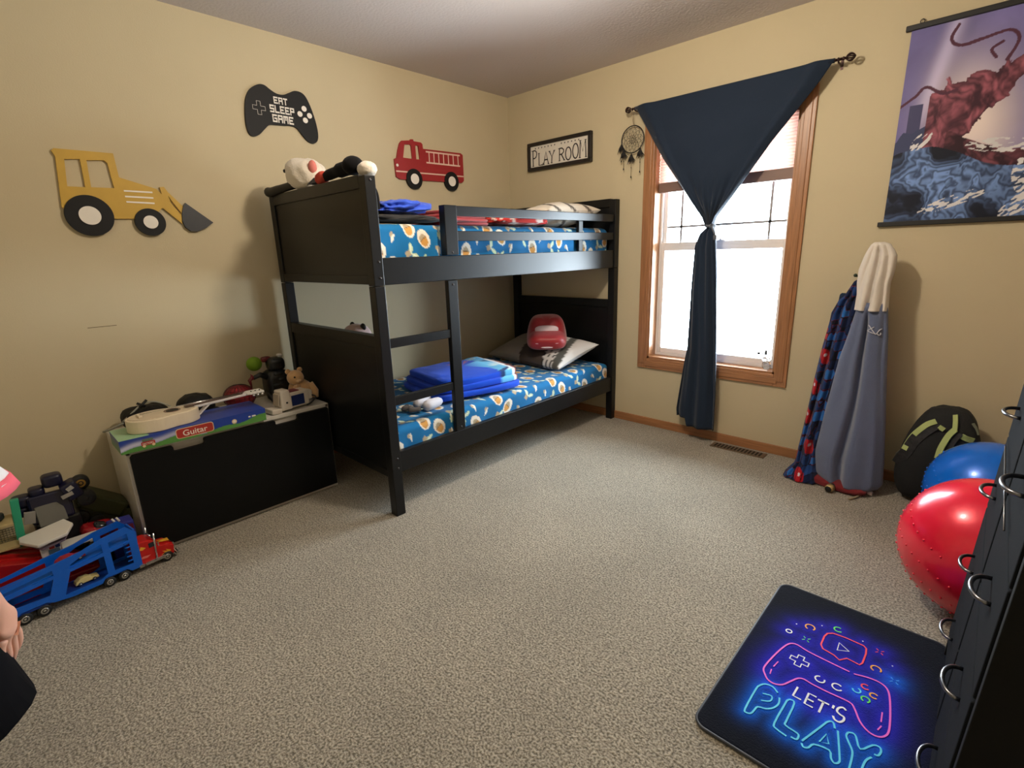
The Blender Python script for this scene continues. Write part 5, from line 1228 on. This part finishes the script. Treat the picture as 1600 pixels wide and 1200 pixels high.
add([(652, 826), (686, 790), (696, 836)], CYN, .004, True, False)
add([(785, 783), (777, 800), (790, 832), (804, 866), (804, 895), (790, 952), (778, 1000)], CYN)
add([(785, 783), (806, 786), (822, 802), (842, 860), (900, 842), (932, 852), (938, 872), (925, 890), (906, 884)], CYN)
add([(895, 898), (868, 912), (850, 950), (838, 1000), (812, 1015), (780, 1000)], CYN)
for q in ([(553, 573), (530, 612), (568, 632)], [(640, 620), (604, 602), (583, 648), (622, 668)], [(594, 626), (626, 642)], [(646, 630), (698, 655)], [(672, 642), (650, 690)], [(720, 658), (714, 672)]): add(q, WHT, .0055, sm=False)
add([(776, 682), (762, 668), (742, 670), (734, 684), (748, 700), (766, 712), (764, 728), (744, 735), (722, 722), (716, 706)], WHT, .0055)
def localshape(px, shp, mi, w_, closed):
    c = at(*c3([px])[0], 2, zt2); STK.append(([c+Vector((a, b, 0)) for a, b in shp], mi, w_, closed))
a_, b_ = .0085, .025
localshape((560, 452), [(-a_, b_), (a_, b_), (a_, a_), (b_, a_), (b_, -a_), (a_, -a_), (a_, -b_), (-a_, -b_), (-a_, -a_), (-b_, -a_), (-b_, a_), (-a_, a_)], WHT, .0042, True)
def arc(px, r, a0, a1, mi, w_=.0042): localshape(px, [(r*math.cos(R_(t)), r*math.sin(R_(t))) for t in np.linspace(a0, a1, 22)], mi, w_, False)
arc((512, 314), .0085, 0, 360, WHT, .0038); arc((610, 296), .0135, -40, 250, ORG); arc((740, 307), .0115, 60, 330, GRN_); arc((915, 489), .0125, -30, 250, ORG)
arc((655, 537), .0120, 100, 390, WHT); arc((735, 573), .0125, 50, 340, WHT); arc((866, 572), .0095, 60, 330, RED_); arc((825, 587), .0095, 180, 440, CYN); arc((905, 614), .0095, 40, 320, ORG); arc((866, 630), .0100, -60, 250, GRN_)
for px, mi in (((592, 352), GRN_), ((932, 410), RED_), ((1000, 545), BLU_)):
    for t in (45, 135, 225, 315): localshape(px, [(.005*math.cos(R_(t)), .005*math.sin(R_(t))), (.014*math.cos(R_(t)), .014*math.sin(R_(t)))], mi, .0028, False)
for px in ((547, 281), (665, 289), (854, 361), (991, 476)): arc(px, .0012, 0, 360, WHT, .002)
SEG = []
for P, mi, w_, cl_ in STK:
    for p, q in zip(P[:-1], P[1:]): SEG.append((p.x, p.y, q.x, q.y, mi))
def matpaint(v):
    x, y = v[:, 0], v[:, 1]; n = len(v)
    C = np.tile(np.array(S(7, 10, 22)), (n, 1))*(.7+.7*fbm(x*14, y*14, 3))[:, None]
    dm = np.full((n, 2), 9.)
    for ax, ay, bx_, by_, mi in SEG:
        L2 = (bx_-ax)**2+(by_-ay)**2+1e-12; t = np.clip(((x-ax)*(bx_-ax)+(y-ay)*(by_-ay))/L2, 0, 1); d = np.hypot(x-ax-t*(bx_-ax), y-ay-t*(by_-ay))
        k = 0 if mi in (CYN, BLU_) else 1; dm[:, k] = np.minimum(dm[:, k], d)
    cyg = np.exp(-(dm[:, 0]/.020)**1.2)[:, None]; pg = np.exp(-(dm[:, 1]/.030)**1.3)[:, None]
    C = C+np.array(S(0, 84, 190))*cyg*1.0+np.array(S(30, 24, 160))*pg*.95
    cx_, cy_ = (2.865, -1.74); e = np.exp(-(((x-cx_)/.17)**2+((y-cy_)/.17)**2)**1.5)[:, None]; C = C+np.array(S(16, 18, 120))*e*.6
    return np.clip(C, 0, .9)
rc_ = .035
def matg(U, V):
    x = mx0+U*(mx1-mx0); y = my0+V*(my1-my0)
    # rounded corners
    dx = np.maximum(np.abs(x-(mx0+mx1)/2)-((mx1-mx0)/2-rc_), 0); dy_ = np.maximum(np.abs(y-(my0+my1)/2)-((my1-my0)/2-rc_), 0)
    k = np.maximum(dx, dy_)/np.maximum(np.hypot(dx, dy_), 1e-9); k = np.where((dx > 0) & (dy_ > 0), k, 1)
    sx_ = np.sign(x-(mx0+mx1)/2); sy_ = np.sign(y-(my0+my1)/2)
    x = x-sx_*dx*(1-k); y = y-sy_*dy_*(1-k)
    e = np.minimum(np.minimum(U*(mx1-mx0), (1-U)*(mx1-mx0)), np.minimum(V*(my1-my0), (1-V)*(my1-my0)))
    return x, y, mt_-.004*np.exp(-(e/.004)**2)+0*x
MB().grid(matg, 170, 260).build('printed_pile', mat('plush_print', (.5, .5, .5), .85, attr=True, bump=.5, bscale=260, sheen=.06, spec=.08), ms, paint=matpaint)
# woven print lines, one mesh
m = MB()
for P, mi, w_, cl_ in STK: m.ribbon(P, (0, 0, 1), w_, cl_, mi-1)
cols = [S(226, 96, 200), S(236, 64, 84), S(230, 232, 236), S(84, 200, 236), S(240, 166, 60), S(96, 220, 84), S(60, 150, 230)]
m.build('neon_print', [mat('neon_%d' % i, c, .7) for i, c in enumerate(cols)], ms)
edge = rrect(((mx0+mx1)/2, (my0+my1)/2), mx1-mx0-.004, my1-my0-.004, .035, 8)
MB().tube([(x, y, .0048) for x, y in edge], .0048, 8, closed=True).build('edge_binding', mat('binding', (.012, .014, .022), .5, sheen=.3), ms)
MB().prism([(x, y, .0003) for x, y in edge], (0, 0, .003)).build('backing', mat('backing_cream', S(196, 180, 160), .8), ms)

# ============================================================= CHILD AT THE LEFT EDGE
def skin_mesh(name, joints, edges, mt, parent, sub=2, root=0):
    me = bpy.data.meshes.new(name); Mi = WM(parent).inverted()
    me.from_pydata([Mi @ Vector(j[0]) for j in joints], edges, []); o = bpy.data.objects.new(name, me); COL.objects.link(o); o.parent = parent
    sk = o.modifiers.new('skin', 'SKIN'); sk.use_smooth_shade = True
    for i, j in enumerate(joints):
        r = j[1] if isinstance(j[1], tuple) else (j[1], j[1]); me.skin_vertices[0].data[i].radius = r; me.skin_vertices[0].data[i].use_root = (i == root)
    s = o.modifiers.new('s', 'SUBSURF'); s.levels = sub; s.render_levels = sub
    me.materials.append(mt); return o
SKN = mat('skin', S(222, 168, 146), .5, spec=.4); SKN.node_tree.nodes['Principled BSDF'].inputs['Subsurface Weight'].default_value = .1
SHT = mat('white_shirt', S(226, 228, 232), .9, sheen=.2); PKT = mat('pink_trim', S(226, 96, 116), .9); SHO = mat('black_shorts', (.004, .004, .006), .95, spec=.1)
# child stands facing the toys; frame: origin between the feet, fwd = towards the window wall
PX, PY = 1.74, -3.497
kid = thing('person', 'person in a white shirt with pink trim and black shorts, arm hanging', 'person', (PX, PY, 0))
def K(a, b, z):      # a: to the person's right hand side (towards the view), b: forward
    return Vector((PX+a*.55+b*-.835, PY+a*.835+b*.55, z))
J = []; E_ = []
def j(p, r, par=None):
    J.append((p, r)); i = len(J)-1
    if par is not None: E_.append((par, i))
    return i
pel = j(K(0, 0, .56), (.105, .085)); wst = j(K(0, .0, .66), (.095, .075), pel); chs = j(K(0, 0, .80), (.105, .080), wst); nk0 = j(K(0, -.005, .895), (.060, .055), chs); nk1 = j(K(0, 0, .935), .038, nk0)
h1 = j(K(0, .012, .985), (.058, .066), nk1); h2 = j(K(0, .012, 1.05), (.072, .085), h1); h3 = j(K(0, .0, 1.105), (.060, .07), h2)
for s in (1, -1):
    sh = j(K(s*.115, 0, .870), .042, chs); el = j(K(s*.158, -.02, .70), .030, sh); fm = j(K(s*.156, .015, .62), .029, el); wr = j(K(s*.148, .055, .545), .020, fm)
    pa = j(K(s*.145, .070, .500), (.026, .016), wr); 
    for q, (of, ln) in enumerate(((-.020, .052), (-.007, .058), (.007, .055), (.020, .045))):
        f1 = j(K(s*.142, .075+of, .470), .0085, pa); f2 = j(K(s*.136, .080+of, .470-ln*.55), .0078, f1); f3 = j(K(s*.126, .080+of, .470-ln*.95), .0066, f2)
    t1 = j(K(s*.130, .100, .500), .0095, pa); t2 = j(K(s*.122, .108, .478), .008, t1)
    hp_ = j(K(s*.062, 0, .52), .070, pel); kn_ = j(K(s*.070, .01, .30), .045, hp_); an = j(K(s*.070, -.005, .07), .028, kn_); hl_ = j(K(s*.070, -.03, .028), .026, an); to = j(K(s*.078, .085, .020), (.030, .018), an)
skin_mesh('body', J, E_, SKN, kid)
# clothes follow the body
def ringcloth(secs, n=28):
    m = MB(); vs = []
    for (a, b, z, ra, rb) in secs:
        for i in range(n):
            t = 2*math.pi*i/n; w_ = 1+.03*math.sin(t*5+z*30); vs.append(K(a+ra*w_*math.cos(t), b+rb*w_*math.sin(t), z))
    fs = [(i*n+q, i*n+(q+1) % n, (i+1)*n+(q+1) % n, (i+1)*n+q) for i in range(len(secs)-1) for q in range(n)]
    return m.add(vs, fs, 0, True)
sh_ = ringcloth([(0, 0, .50, .150, .118), (0, 0, .56, .142, .112), (0, 0, .68, .128, .100), (0, 0, .80, .130, .098), (0, 0, .875, .118, .085), (0, 0, .905, .075, .062), (0, 0, .915, .058, .052)]).build('shirt', SHT, kid, solid=.004)
for s in (1, -1):
    top = (s*.105, 0, .880); bot = (s*.182, -.012, .760)
    secs = [(top[0]+(bot[0]-top[0])*t, top[1]+(bot[1]-top[1])*t, top[2]+(bot[2]-top[2])*t, .054+.020*t, .056+.018*t) for t in (0, .35, .7, 1)]
    sl_ = ringcloth(secs, 20).build('sleeve', SHT, kid, solid=.004)
    ringcloth([(bot[0]-s*.004, bot[1], bot[2]+.006, .0745, .0745), (bot[0]+s*.003, bot[1], bot[2]-.012, .0765, .0765)], 20).build('pink_hem', PKT, sl_, solid=.005)
    ringcloth([(s*.050, 0, .58, .085, .095), (s*.068, 0, .48, .092, .100), (s*.077, .008, .37, .099, .104)], 24).build('shorts_leg', SHO, kid, solid=.005)
ringcloth([(0, 0, .64, .118, .095), (0, 0, .57, .128, .105), (0, 0, .50, .125, .105)]).build('shorts', SHO, kid, solid=.004)
# head: hair, ears, face
hc = K(0, .010, 1.055)
HR = mat('brown_hair', S(92, 62, 40), .6, bump=.5, bscale=90)
fr_ = frame(K(0, 0, 0), K(1, 0, 0)-K(0, 0, 0), K(0, 1, 0)-K(0, 0, 0)).to_3x3()
MB().soft(hc+Vector((0, 0, .022))+fr_ @ Vector((0, -.016, 0)), (.172, .190, .175), fr_, e=.95, amp=.04, fr=5, seed=3, n=40, m=26).build('hair', HR, kid)
for s in (1, -1):
    MB().ball(hc+fr_ @ Vector((s*.078, .006, -.012)), (.010, .016, .022), n=14, m=10).build('ear', SKN, kid)
    ey = MB().ball(hc+fr_ @ Vector((s*.028, .080, -.006)), (.010, .010, .008), n=14, m=10).build('eye', mat('eye_white', (.8, .8, .8), .2), kid)
    MB().ball(hc+fr_ @ Vector((s*.028, .089, -.006)), .0045, n=10, m=8).build('iris', mat('eye_dark', (.02, .015, .01), .2), ey)
MB().tube([hc+fr_ @ Vector((0, .088, .0)), hc+fr_ @ Vector((0, .100, -.024))], [.006, .011], 10).build('nose', SKN, kid)
MB().soft(hc+fr_ @ Vector((0, .084, -.046)), (.036, .010, .010), fr_, n=16, m=10).build('mouth', mat('lips', S(190, 100, 96), .5), kid)
kid.scale = (1.2, 1.2, 1.2)
